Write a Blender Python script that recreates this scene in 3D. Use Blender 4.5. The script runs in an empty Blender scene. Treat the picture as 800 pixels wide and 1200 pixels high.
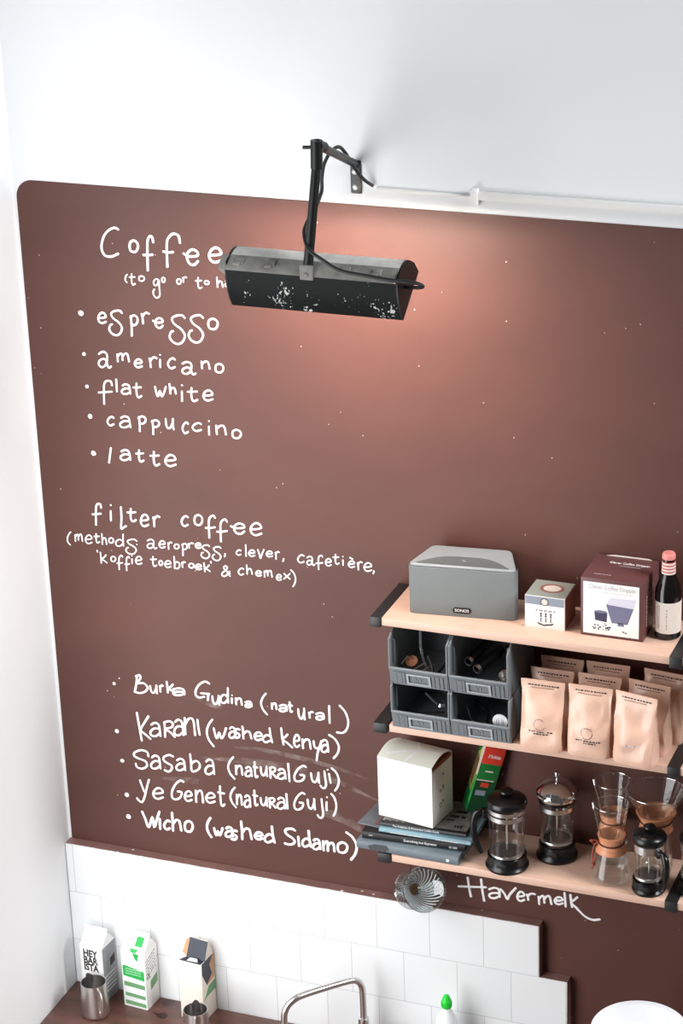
import bpy, bmesh, math, random
from mathutils import Vector, Matrix, noise

# ------------------------------------------------------------------ scene, camera, sky, light, exposure
SC = bpy.context.scene
COL = SC.collection
cam_data = bpy.data.cameras.new('camera')
cam = bpy.data.objects.new('camera', cam_data)
COL.objects.link(cam)
cam_data.sensor_fit = 'VERTICAL'
cam_data.sensor_height = 36.0
cam_data.sensor_width = 24.0
cam_data.lens = 88.12
RX = Vector((0.93128, 0.36275, -0.03358))
UP = Vector((-0.11213, 0.37313, 0.92098))
BK = Vector((0.34661, -0.85393, 0.38816))
cam.matrix_world = Matrix(((RX.x, UP.x, BK.x, 2.9912), (RX.y, UP.y, BK.y, -5.27), (RX.z, UP.z, BK.z, 4.8498), (0, 0, 0, 1)))
SC.camera = cam

world = bpy.data.worlds.new('daylight')
SC.world = world
world.use_nodes = True
world.node_tree.nodes['Background'].inputs[0].default_value = (0.93, 0.97, 1.0, 1)
world.node_tree.nodes['Background'].inputs[1].default_value = 0.10

def area_light(name, loc, target, sx, sy, power, col=(1, 1, 1)):
    d = bpy.data.lights.new(name, 'AREA')
    d.shape = 'RECTANGLE'; d.size = sx; d.size_y = sy; d.energy = power; d.color = col
    o = bpy.data.objects.new(name, d); COL.objects.link(o)
    o.location = loc
    o.rotation_euler = (Vector(target) - Vector(loc)).to_track_quat('-Z', 'Y').to_euler()
    return o
area_light('window_daylight', (-0.02, -1.75, 2.05), (0.80, -0.1, 1.55), 1.5, 2.8, 80, (0.98, 0.99, 1.0))
area_light('left_wall_fill', (5.4, -0.8, 5.1), (0.0, -0.3, 1.7), 1.4, 2.2, 290, (0.98, 0.99, 1.0))  # added fill lamp, out of view, to brighten the left wall

SC.view_settings.view_transform = 'Standard'
SC.view_settings.look = 'None'
SC.view_settings.gamma = 1.0
SC.view_settings.use_curve_mapping = False
SC.view_settings.exposure = -0.14

# ------------------------------------------------------------------ materials
def lin(c):
    return tuple(((x / 255) / 12.92 if x / 255 <= 0.04045 else (((x / 255) + 0.055) / 1.055) ** 2.4) for x in c)

def mat(name, rgb, rough=0.5, metal=0.0, spec=0.5, bump=0.0, bscale=60.0, var=0.0, vscale=8.0, stretch=(1, 1, 1), coat=0.0):
    m = bpy.data.materials.new(name); m.use_nodes = True
    nt = m.node_tree; b = nt.nodes['Principled BSDF']
    c = lin(rgb)
    b.inputs['Base Color'].default_value = (*c, 1)
    b.inputs['Roughness'].default_value = rough
    b.inputs['Metallic'].default_value = metal
    b.inputs['Specular IOR Level'].default_value = spec
    b.inputs['Coat Weight'].default_value = coat
    if bump or var:
        tc = nt.nodes.new('ShaderNodeTexCoord'); mp = nt.nodes.new('ShaderNodeMapping')
        mp.inputs['Scale'].default_value = stretch
        nt.links.new(tc.outputs['Object'], mp.inputs[0])
    if var:
        n = nt.nodes.new('ShaderNodeTexNoise'); n.inputs['Scale'].default_value = vscale; n.inputs['Detail'].default_value = 5
        nt.links.new(mp.outputs[0], n.inputs['Vector'])
        r = nt.nodes.new('ShaderNodeMapRange'); r.inputs[1].default_value = 0.3; r.inputs[2].default_value = 0.7
        r.inputs[3].default_value = 1 - var; r.inputs[4].default_value = 1 + var
        nt.links.new(n.outputs[0], r.inputs[0])
        mx = nt.nodes.new('ShaderNodeVectorMath'); mx.operation = 'SCALE'
        mx.inputs[0].default_value = c
        nt.links.new(r.outputs[0], mx.inputs['Scale'])
        nt.links.new(mx.outputs[0], b.inputs['Base Color'])
    if bump:
        n2 = nt.nodes.new('ShaderNodeTexNoise'); n2.inputs['Scale'].default_value = bscale; n2.inputs['Detail'].default_value = 4
        nt.links.new(mp.outputs[0], n2.inputs['Vector'])
        bp = nt.nodes.new('ShaderNodeBump'); bp.inputs['Strength'].default_value = bump; bp.inputs['Distance'].default_value = 0.004
        nt.links.new(n2.outputs[0], bp.inputs['Height']); nt.links.new(bp.outputs[0], b.inputs['Normal'])
    return m

def thin_glass(name, tint=(0.96, 0.98, 0.975), edge=0.8, face=0.055, rough=0.02):
    # thin-walled clear glass: clear straight through, mirror-like at grazing angles
    m = bpy.data.materials.new(name); m.use_nodes = True
    nt = m.node_tree; nt.nodes.remove(nt.nodes['Principled BSDF'])
    out = nt.nodes['Material Output']
    tr = nt.nodes.new('ShaderNodeBsdfTransparent'); tr.inputs[0].default_value = (*tint, 1)
    gl = nt.nodes.new('ShaderNodeBsdfGlossy'); gl.inputs['Roughness'].default_value = rough
    gl.inputs[0].default_value = (1, 1, 1, 1)
    lw = nt.nodes.new('ShaderNodeLayerWeight'); lw.inputs[0].default_value = 0.5
    pw = nt.nodes.new('ShaderNodeMath'); pw.operation = 'POWER'; pw.inputs[1].default_value = 2.6
    nt.links.new(lw.outputs['Facing'], pw.inputs[0])
    mr = nt.nodes.new('ShaderNodeMapRange'); mr.inputs[3].default_value = face; mr.inputs[4].default_value = edge
    nt.links.new(pw.outputs[0], mr.inputs[0])
    mx = nt.nodes.new('ShaderNodeMixShader')
    nt.links.new(mr.outputs[0], mx.inputs[0]); nt.links.new(tr.outputs[0], mx.inputs[1]); nt.links.new(gl.outputs[0], mx.inputs[2])
    nt.links.new(mx.outputs[0], out.inputs['Surface'])
    return m

def add_specks(m, rgb, scale, thr, rough=None):
    """small worn chips: voronoi cells whose centre distance is tiny show another colour"""
    nt = m.node_tree; b = nt.nodes['Principled BSDF']
    tc = nt.nodes.new('ShaderNodeTexCoord')
    v = nt.nodes.new('ShaderNodeTexVoronoi'); v.inputs['Scale'].default_value = scale; v.inputs['Randomness'].default_value = 1
    n = nt.nodes.new('ShaderNodeTexNoise'); n.inputs['Scale'].default_value = scale * 0.23
    nt.links.new(tc.outputs['Object'], v.inputs['Vector']); nt.links.new(tc.outputs['Object'], n.inputs['Vector'])
    lt = nt.nodes.new('ShaderNodeMath'); lt.operation = 'LESS_THAN'; lt.inputs[1].default_value = thr
    nt.links.new(v.outputs['Distance'], lt.inputs[0])
    gt = nt.nodes.new('ShaderNodeMath'); gt.operation = 'GREATER_THAN'; gt.inputs[1].default_value = 0.56
    nt.links.new(n.outputs[0], gt.inputs[0])
    mu = nt.nodes.new('ShaderNodeMath'); mu.operation = 'MULTIPLY'
    nt.links.new(lt.outputs[0], mu.inputs[0]); nt.links.new(gt.outputs[0], mu.inputs[1])
    mx = nt.nodes.new('ShaderNodeMix'); mx.data_type = 'RGBA'
    src = b.inputs['Base Color']
    if src.is_linked: nt.links.new(src.links[0].from_socket, mx.inputs[6])
    else: mx.inputs[6].default_value = src.default_value
    mx.inputs[7].default_value = (*lin(rgb), 1)
    nt.links.new(mu.outputs[0], mx.inputs[0]); nt.links.new(mx.outputs[2], src)
    return m

def scratches(m, rgb):
    """ragged paint chips and vertical scrapes: two noises that only meet here and there"""
    nt = m.node_tree; b = nt.nodes['Principled BSDF']
    tc = nt.nodes.new('ShaderNodeTexCoord'); mp = nt.nodes.new('ShaderNodeMapping'); mp.inputs['Scale'].default_value = (1.0, 1.0, 0.55)
    nt.links.new(tc.outputs['Object'], mp.inputs[0])
    n1 = nt.nodes.new('ShaderNodeTexNoise'); n1.inputs['Scale'].default_value = 190; n1.inputs['Detail'].default_value = 3
    n2 = nt.nodes.new('ShaderNodeTexNoise'); n2.inputs['Scale'].default_value = 19; n2.inputs['Detail'].default_value = 2
    nt.links.new(mp.outputs[0], n1.inputs['Vector']); nt.links.new(mp.outputs[0], n2.inputs['Vector'])
    ad = nt.nodes.new('ShaderNodeMath'); ad.operation = 'ADD'
    nt.links.new(n1.outputs[0], ad.inputs[0]); nt.links.new(n2.outputs[0], ad.inputs[1])
    gt = nt.nodes.new('ShaderNodeMath'); gt.operation = 'GREATER_THAN'; gt.inputs[1].default_value = 1.255
    nt.links.new(ad.outputs[0], gt.inputs[0])
    mx = nt.nodes.new('ShaderNodeMix'); mx.data_type = 'RGBA'
    src = b.inputs['Base Color']
    if src.is_linked: nt.links.new(src.links[0].from_socket, mx.inputs[6])
    else: mx.inputs[6].default_value = src.default_value
    mx.inputs[7].default_value = (*lin(rgb), 1)
    nt.links.new(gt.outputs[0], mx.inputs[0]); nt.links.new(mx.outputs[2], src)
    return m

M = {}
M['white_paint'] = mat('white_wall_paint', (236, 238, 240), 0.75, spec=0.25, bump=0.12, bscale=9, var=0.012, vscale=3)
M['floor'] = mat('floor_boards', (150, 125, 105), 0.6, var=0.15, vscale=4, stretch=(1, 8, 1))
M['board_paint'] = mat('brown_wall_paint', (88, 55, 48), 0.52, spec=0.3, bump=0.30, bscale=14, var=0.10, vscale=3.2, stretch=(0.6, 1, 1.3))
add_specks(M['board_paint'], (190, 165, 150), 30, 0.055)
M['lit_ledge_paint'] = mat('skylit_brown_ledge_paint', (134, 102, 97), 0.38, spec=0.6, var=0.15, vscale=18)  # worn board brown, lightened in colour for skylight on the ledge top
add_specks(M['lit_ledge_paint'], (235, 230, 228), 40, 0.16)
M['chalk'] = mat('white_chalk_paint', (248, 247, 246), 0.85, spec=0.1)
M['wood'] = mat('pale_beech_board', (216, 180, 160), 0.48, spec=0.4, var=0.07, vscale=9, stretch=(1.2, 16, 16))
M['counter'] = mat('dark_brown_wood_counter', (96, 62, 52), 0.36, spec=0.5, var=0.25, vscale=6, stretch=(1, 6, 6), bump=0.06)
add_specks(M['counter'], (60, 28, 22), 9, 0.16)
M['counter_stain'] = mat('dark_stain', (46, 20, 18), 0.2, spec=0.6)
M['black_steel'] = mat('black_steel', (34, 35, 36), 0.42, spec=0.5, bump=0.1, bscale=120)
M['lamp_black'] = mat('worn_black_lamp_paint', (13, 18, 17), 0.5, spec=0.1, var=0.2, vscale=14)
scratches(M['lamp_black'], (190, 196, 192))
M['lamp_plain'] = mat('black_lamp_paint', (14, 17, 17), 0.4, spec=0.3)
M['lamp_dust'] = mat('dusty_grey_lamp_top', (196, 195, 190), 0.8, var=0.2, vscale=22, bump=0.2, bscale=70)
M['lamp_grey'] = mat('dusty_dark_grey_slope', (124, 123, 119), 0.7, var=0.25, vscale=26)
M['lamp_white'] = mat('white_enamel_reflector', (240, 236, 228), 0.4)
M['rubber'] = mat('black_rubber', (20, 20, 21), 0.5)
M['chrome'] = mat('chrome', (220, 222, 224), 0.08, metal=1)
M['steel'] = mat('brushed_steel', (214, 212, 210), 0.3, metal=1)
M['screw'] = mat('zinc_screw', (205, 205, 205), 0.35, metal=0.6)
M['blackplastic'] = mat('black_plastic', (14, 14, 15), 0.28, spec=0.5)
M['glass'] = thin_glass('clear_glass')
M['glass_rim'] = thin_glass('glass_rim', (0.9, 0.93, 0.93), 0.9, 0.28)
M['glass_dark'] = thin_glass('ribbed_glass', (0.74, 0.79, 0.79), 0.9, 0.12)
M['rib_glass'] = mat('bright_pressed_glass_ribs', (226, 230, 232), 0.12, spec=0.8)
M['faint_print'] = mat('very_faint_print', (228, 228, 230), 0.6)
M['bottle_glass'] = mat('dark_brown_bottle_glass', (16, 13, 11), 0.1, spec=0.6)
M['collar'] = mat('polished_wood_collar', (214, 146, 108), 0.35, var=0.12, vscale=30, stretch=(1, 1, 6))
M['leather'] = mat('reddish_leather_tie', (158, 74, 58), 0.6)
M['leather_dark'] = mat('dark_leather_band', (72, 28, 24), 0.6)
M['kraft'] = mat('kraft_paper', (222, 182, 160), 0.30, spec=0.7, var=0.06, vscale=26, bump=0.3, bscale=34)
M['print_dark'] = mat('dark_print', (52, 46, 46), 0.6)
M['print_brown'] = mat('faint_brown_print', (150, 112, 96), 0.6)
M['speaker_body'] = mat('grey_speaker_plastic', (150, 155, 158), 0.4, spec=0.5)
M['speaker_cloth'] = mat('dark_grey_speaker_grille', (116, 122, 122), 0.55, spec=0.5, bump=0.5, bscale=700)
M['speaker_top'] = mat('dark_grey_speaker_inset', (98, 104, 106), 0.45)
M['white_print'] = mat('white_print', (240, 240, 240), 0.6)
M['card_white'] = mat('white_card', (244, 243, 240), 0.45, spec=0.4)
M['card_greygreen'] = mat('grey_green_card', (150, 156, 148), 0.5)
M['card_bluegrey'] = mat('blue_grey_band', (140, 146, 160), 0.5)
M['card_kraft'] = mat('brown_card', (152, 104, 84), 0.6)
M['card_maroon'] = mat('maroon_card', (98, 62, 62), 0.45, spec=0.45)
M['grey_print'] = mat('grey_print', (150, 148, 150), 0.6)
M['light_grey_print'] = mat('light_grey_print', (188, 186, 190), 0.6)
M['red_print'] = mat('red_brown_print', (150, 84, 78), 0.6)
M['navy_print'] = mat('navy_print', (52, 52, 84), 0.5)
M['bluegrey_print'] = mat('blue_grey_print', (112, 112, 140), 0.5)
M['lilac_print'] = mat('pale_lilac_print', (214, 212, 226), 0.5)
M['cap_pink'] = mat('pink_bottle_cap', (226, 140, 134), 0.4)
M['label_cream'] = mat('cream_paper_label', (222, 212, 202), 0.6)
M['stripe_red'] = mat('pink_stripe', (196, 92, 96), 0.5)
M['bin'] = mat('dark_grey_plastic_bin', (114, 120, 124), 0.4, spec=0.5, bump=0.05, bscale=200)
M['bin_label'] = mat('light_grey_label_frame', (162, 168, 172), 0.4)
M['book_blue'] = mat('blue_grey_cloth_cover', (104, 116, 124), 0.45, var=0.12, vscale=20)
M['book_black'] = mat('black_cover', (26, 26, 28), 0.35)
M['book_grey'] = mat('charcoal_cover', (62, 64, 66), 0.4)
M['book_light'] = mat('light_blue_cover', (128, 160, 174), 0.45)
M['paper'] = mat('paper_block', (222, 214, 200), 0.8, var=0.1, vscale=120, stretch=(0.2, 0.2, 12))
M['paper_dark'] = mat('dim_paper_block', (96, 94, 92), 0.8, var=0.15, vscale=120, stretch=(0.2, 0.2, 12))
M['magazine'] = mat('grey_magazine_cover', (104, 110, 116), 0.4, var=0.2, vscale=30)
M['lid_card'] = mat('pale_grey_green_card', (226, 230, 218), 0.5, spec=0.35)
M['cover_print'] = mat('dull_printed_cover', (118, 117, 113), 0.4, var=0.3, vscale=60)
M['box_cream'] = mat('white_gift_card', (240, 240, 234), 0.5, spec=0.35)
M['box_inside'] = mat('raw_brown_card', (150, 84, 54), 0.7)
M['green'] = mat('green_card', (24, 118, 52), 0.4, spec=0.5)
M['green_dark'] = mat('dark_green_card', (14, 70, 38), 0.4)
M['green_bright'] = mat('bright_green_print', (60, 190, 96), 0.4)
M['yellow_print'] = mat('yellow_green_print', (178, 190, 74), 0.5)
M['coffee_print'] = mat('brown_photo_print', (122, 92, 58), 0.5)
M['red'] = mat('red_card', (222, 62, 44), 0.45)
M['red_dark'] = mat('dark_red_card', (150, 18, 22), 0.5)
M['carton_white'] = mat('white_carton', (244, 246, 244), 0.35, spec=0.45)
M['carton_green'] = mat('carton_green', (44, 176, 84), 0.4)
M['carton_sage'] = mat('carton_sage', (110, 160, 112), 0.45)
M['carton_grey'] = mat('carton_grey_print_and_shade', (150, 154, 156), 0.5)  # side print, and the shade coloured onto one carton face
M['carton_cream'] = mat('cream_carton', (240, 230, 218), 0.4)
M['carton_navy'] = mat('navy_carton', (42, 48, 64), 0.45)
M['carton_tan'] = mat('tan_carton', (206, 152, 108), 0.5)
M['cap_green'] = mat('green_cap', (40, 214, 62), 0.4)
M['bottle_white'] = mat('white_squeeze_bottle', (240, 243, 243), 0.35)
M['ceramic'] = mat('white_ceramic', (240, 242, 246), 0.2, spec=0.5)
M['conduit'] = mat('white_conduit', (232, 232, 230), 0.5)
M['disc_white'] = mat('white_paper_disc', (240, 240, 244), 0.5)
M['window_frame'] = mat('white_window_frame', (235, 236, 236), 0.4)

def emission(name, rgb, strength):
    m = bpy.data.materials.new(name); m.use_nodes = True
    b = m.node_tree.nodes['Principled BSDF']
    b.inputs['Base Color'].default_value = (1, 1, 1, 1)
    b.inputs['Emission Color'].default_value = (*rgb, 1); b.inputs['Emission Strength'].default_value = strength
    return m
M['tube_glow'] = emission('warm_lamp_tube', (1.0, 0.86, 0.74), 300)

# white tiles on the wall: half-offset courses
def tile_material():
    m = mat('white_wall_tiles', (240, 242, 243), 0.22, spec=0.5)
    nt = m.node_tree; b = nt.nodes['Principled BSDF']
    tc = nt.nodes.new('ShaderNodeTexCoord'); sp = nt.nodes.new('ShaderNodeSeparateXYZ')
    nt.links.new(tc.outputs['Object'], sp.inputs[0])
    ax = nt.nodes.new('ShaderNodeMath'); ax.operation = 'ADD'; ax.inputs[1].default_value = -0.183 + 0.07375
    az = nt.nodes.new('ShaderNodeMath'); az.operation = 'SUBTRACT'; az.inputs[0].default_value = 1.3825
    nt.links.new(sp.outputs['X'], ax.inputs[0]); nt.links.new(sp.outputs['Z'], az.inputs[1])
    cb = nt.nodes.new('ShaderNodeCombineXYZ')
    nt.links.new(ax.outputs[0], cb.inputs[0]); nt.links.new(az.outputs[0], cb.inputs[1])
    br = nt.nodes.new('ShaderNodeTexBrick')
    br.offset = 0.5; br.squash = 1.0
    br.inputs['Scale'].default_value = 1; br.inputs['Brick Width'].default_value = 0.1475
    br.inputs['Row Height'].default_value = 0.152; br.inputs['Mortar Size'].default_value = 0.0011
    br.inputs['Mortar Smooth'].default_value = 0.3; br.inputs['Bias'].default_value = 0
    br.inputs['Color1'].default_value = (*lin((242, 244, 245)), 1); br.inputs['Color2'].default_value = (*lin((236, 239, 240)), 1)
    br.inputs['Mortar'].default_value = (*lin((206, 209, 210)), 1)
    nt.links.new(cb.outputs[0], br.inputs['Vector'])
    nt.links.new(br.outputs['Color'], b.inputs['Base Color'])
    bp = nt.nodes.new('ShaderNodeBump'); bp.invert = True; bp.inputs['Strength'].default_value = 0.4; bp.inputs['Distance'].default_value = 0.002
    nt.links.new(br.outputs['Fac'], bp.inputs['Height']); nt.links.new(bp.outputs[0], b.inputs['Normal'])
    return m
M['tiles'] = tile_material()

# ------------------------------------------------------------------ mesh helpers
def T(x, y, z): return Matrix.Translation((x, y, z))
def RZ(a): return Matrix.Rotation(a, 4, 'Z')
def RXm(a): return Matrix.Rotation(a, 4, 'X')
def RYm(a): return Matrix.Rotation(a, 4, 'Y')
def frame(o, u, v):
    """local x -> u, local y -> v, local z -> u x v, at o"""
    u = Vector(u).normalized(); v = Vector(v).normalized(); n = u.cross(v)
    return Matrix(((u.x, v.x, n.x, o[0]), (u.y, v.y, n.y, o[1]), (u.z, v.z, n.z, o[2]), (0, 0, 0, 1)))

def box(bm, x0, x1, y0, y1, z0, z1, bev=0.0, seg=2, mx=None):
    r = bmesh.ops.create_cube(bm, size=1)['verts']
    for v in r:
        v.co = Vector(((x0 + x1) / 2 + v.co.x * (x1 - x0), (y0 + y1) / 2 + v.co.y * (y1 - y0), (z0 + z1) / 2 + v.co.z * (z1 - z0)))
        if mx: v.co = mx @ v.co
    if bev:
        es = list({e for v in r for e in v.link_edges})
        bmesh.ops.bevel(bm, geom=es, offset=bev, segments=seg, profile=0.5, affect='EDGES')

def lathe(bm, prof, seg=48, mx=None, closed=False):
    rings = []
    for r, z in prof:
        if r < 1e-6:
            rings.append([bm.verts.new((0, 0, z))])
        else:
            rings.append([bm.verts.new((r * math.cos(2 * math.pi * i / seg), r * math.sin(2 * math.pi * i / seg), z)) for i in range(seg)])
    pairs = list(zip(rings, rings[1:]))
    if closed: pairs.append((rings[-1], rings[0]))
    for a, b in pairs:
        if len(a) == 1 and len(b) == 1: continue
        for i in range(seg):
            j = (i + 1) % seg
            if len(a) == 1: bm.faces.new((a[0], b[j], b[i]))
            elif len(b) == 1: bm.faces.new((a[i], a[j], b[0]))
            else: bm.faces.new((a[i], a[j], b[j], b[i]))
    if mx:
        for ring in rings:
            for v in ring: v.co = mx @ v.co
    return rings

def smooth_path(P, n=6, closed=False):
    P = [Vector(p) for p in P]; m = len(P)
    if m < 3: return P
    out = []
    rng = range(m) if closed else range(m - 1)
    for i in rng:
        p1 = P[i]; p2 = P[(i + 1) % m]
        p0 = P[i - 1] if (i > 0 or closed) else 2 * p1 - p2
        p3 = P[(i + 2) % m] if (i + 2 < m or closed) else 2 * p2 - p1
        for k in range(n):
            t = k / n
            out.append(0.5 * ((2 * p1) + (p2 - p0) * t + (2 * p0 - 5 * p1 + 4 * p2 - p3) * t * t + (3 * p1 - p0 - 3 * p2 + p3) * t ** 3))
    if not closed: out.append(P[-1])
    return out

def tube(bm, P, r, seg=10, closed=False, mx=None, flat=1.0):
    """round tube along P; r a number or one per point"""
    P = [Vector(p) for p in P]; m = len(P)
    rad = r if isinstance(r, (list, tuple)) else [r] * m
    tang = []
    for i in range(m):
        a = P[(i - 1) % m] if (i > 0 or closed) else P[i]; b = P[(i + 1) % m] if (i < m - 1 or closed) else P[i]
        t = (b - a); tang.append(t.normalized() if t.length > 1e-9 else Vector((0, 0, 1)))
    ref = Vector((0, 0, 1)) if abs(tang[0].z) < 0.9 else Vector((0, 1, 0))
    n = (ref - tang[0] * ref.dot(tang[0])).normalized()
    rings = []
    for i in range(m):
        n = (n - tang[i] * n.dot(tang[i]))
        n = n.normalized() if n.length > 1e-6 else tang[i].orthogonal().normalized()
        bn = tang[i].cross(n)
        ring = []
        for k in range(seg):
            a = 2 * math.pi * k / seg
            co = P[i] + n * (math.cos(a) * rad[i]) + bn * (math.sin(a) * rad[i] * flat)
            ring.append(bm.verts.new(mx @ co if mx else co))
        rings.append(ring)
    pr = list(zip(rings, rings[1:]))
    if closed: pr.append((rings[-1], rings[0]))
    for a, b in pr:
        for k in range(seg):
            j = (k + 1) % seg
            bm.faces.new((a[k], a[j], b[j], b[k]))
    if not closed:
        bm.faces.new(list(reversed(rings[0]))); bm.faces.new(rings[-1])

def prism(bm, poly, d0, d1, axis='y', mx=None, bev=0.0):
    """poly of 2-D points extruded between d0 and d1 along axis"""
    def P(a, b, d):
        co = {'y': (a, d, b), 'z': (a, b, d), 'x': (d, a, b)}[axis]
        return mx @ Vector(co) if mx else Vector(co)
    A = [bm.verts.new(P(a, b, d0)) for a, b in poly]; B = [bm.verts.new(P(a, b, d1)) for a, b in poly]
    f1 = bm.faces.new(A); f2 = bm.faces.new(list(reversed(B)))
    n = len(poly)
    for i in range(n):
        j = (i + 1) % n
        bm.faces.new((A[j], A[i], B[i], B[j]))
    if bev:
        bmesh.ops.recalc_face_normals(bm, faces=bm.faces[:])
        es = list({e for f in (f1, f2) for e in f.edges})
        bmesh.ops.bevel(bm, geom=es, offset=bev, segments=3, profile=0.5, affect='EDGES')

def rounded_rect(w, h, r, n=5, cx=0, cy=0):
    out = []
    for sx, sy, a0 in ((1, 1, 0), (-1, 1, 90), (-1, -1, 180), (1, -1, 270)):
        for k in range(n + 1):
            a = math.radians(a0 + 90 * k / n)
            out.append((cx + sx * (w / 2 - r) + r * math.cos(a), cy + sy * (h / 2 - r) + r * math.sin(a)))
    return out

def ellipse(a, b, n=28, cx=0, cy=0):
    return [(cx + a * math.cos(2 * math.pi * i / n), cy + b * math.sin(2 * math.pi * i / n)) for i in range(n)]

def ring2d(bm, a, b, wd, mx, d0, d1, n=32):
    """elliptic annulus plate in the local xy plane of mx"""
    vs = []
    for i in range(n):
        c, s = math.cos(2 * math.pi * i / n), math.sin(2 * math.pi * i / n)
        vs.append([bm.verts.new(mx @ Vector(p)) for p in ((a * c, b * s, d0), (a * c, b * s, d1), ((a - wd) * c, (b - wd) * s, d1), ((a - wd) * c, (b - wd) * s, d0))])
    for i in range(n):
        p, q = vs[i], vs[(i + 1) % n]
        for k in range(4):
            l = (k + 1) % 4
            bm.faces.new((p[k], p[l], q[l], q[k]))

def link(name, bm, m, parent=None, angle=35, recalc=True):
    if recalc: bmesh.ops.recalc_face_normals(bm, faces=bm.faces[:])
    me = bpy.data.meshes.new(name); bm.to_mesh(me); bm.free()
    me.materials.append(m)
    me.shade_smooth(); me.set_sharp_from_angle(angle=math.radians(angle))
    o = bpy.data.objects.new(name, me); COL.objects.link(o)
    if parent is not None: o.parent = parent
    return o

def part(name, m, parent, fn, angle=35, label=None):
    bm = bmesh.new(); fn(bm)
    o = link(name, bm, m, parent, angle)
    if label: o['label'] = label
    return o

def thing(name, label, cat, loc=(0, 0, 0), rz=0.0, group=None, rot=None):
    o = bpy.data.objects.new(name, None); COL.objects.link(o)
    o.empty_display_size = 0.03
    o.location = loc; o.rotation_euler = rot if rot else (0, 0, rz)
    o['label'] = label; o['category'] = cat
    if group: o['group'] = group
    return o

def tag(o, label, cat, group=None):
    o['label'] = label; o['category'] = cat
    if group: o['group'] = group
    return o

def structure(name, m, fn):
    o = part(name, m, None, fn); o['kind'] = 'structure'
    return o

def lettering(name, s, size, m, parent, mx, align='CENTER', depth=0.0003, squeeze=1.0, label=None, spacing=1.0, bold=0.0):
    cu = bpy.data.curves.new(name, 'FONT'); cu.body = s; cu.size = size; cu.align_x = align; cu.align_y = 'CENTER'
    cu.extrude = depth; cu.resolution_u = 3; cu.space_character = spacing; cu.offset = bold
    tmp = bpy.data.objects.new(name, cu)
    me = bpy.data.meshes.new_from_object(tmp)
    bpy.data.objects.remove(tmp); bpy.data.curves.remove(cu)
    me.transform(mx @ Matrix.Diagonal((squeeze, 1, 1, 1)))
    me.materials.clear(); me.materials.append(m)
    o = bpy.data.objects.new(name, me); COL.objects.link(o); o.parent = parent
    if label: o['label'] = label
    return o

def copy_tree(src, parent=None):
    c = src.copy(); COL.objects.link(c)
    if parent is not None: c.parent = parent
    for ch in list(src.children): copy_tree(ch, c)
    return c

FRONT = lambda x, y, z: frame((x, y, z), (1, 0, 0), (0, 0, 1))      # plate facing -y
TOP = lambda x, y, z: frame((x, y, z), (1, 0, 0), (0, 1, 0))        # plate facing +z
SIDE = lambda x, y, z: frame((x, y, z), (0, 1, 0), (0, 0, 1))       # plate facing +x
LSIDE = lambda x, y, z: frame((x, y, z), (0, -1, 0), (0, 0, 1))     # plate facing -x

def plate(bm, mx, poly, d=0.0004):
    prism(bm, poly, 0, d, 'z', mx)

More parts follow.
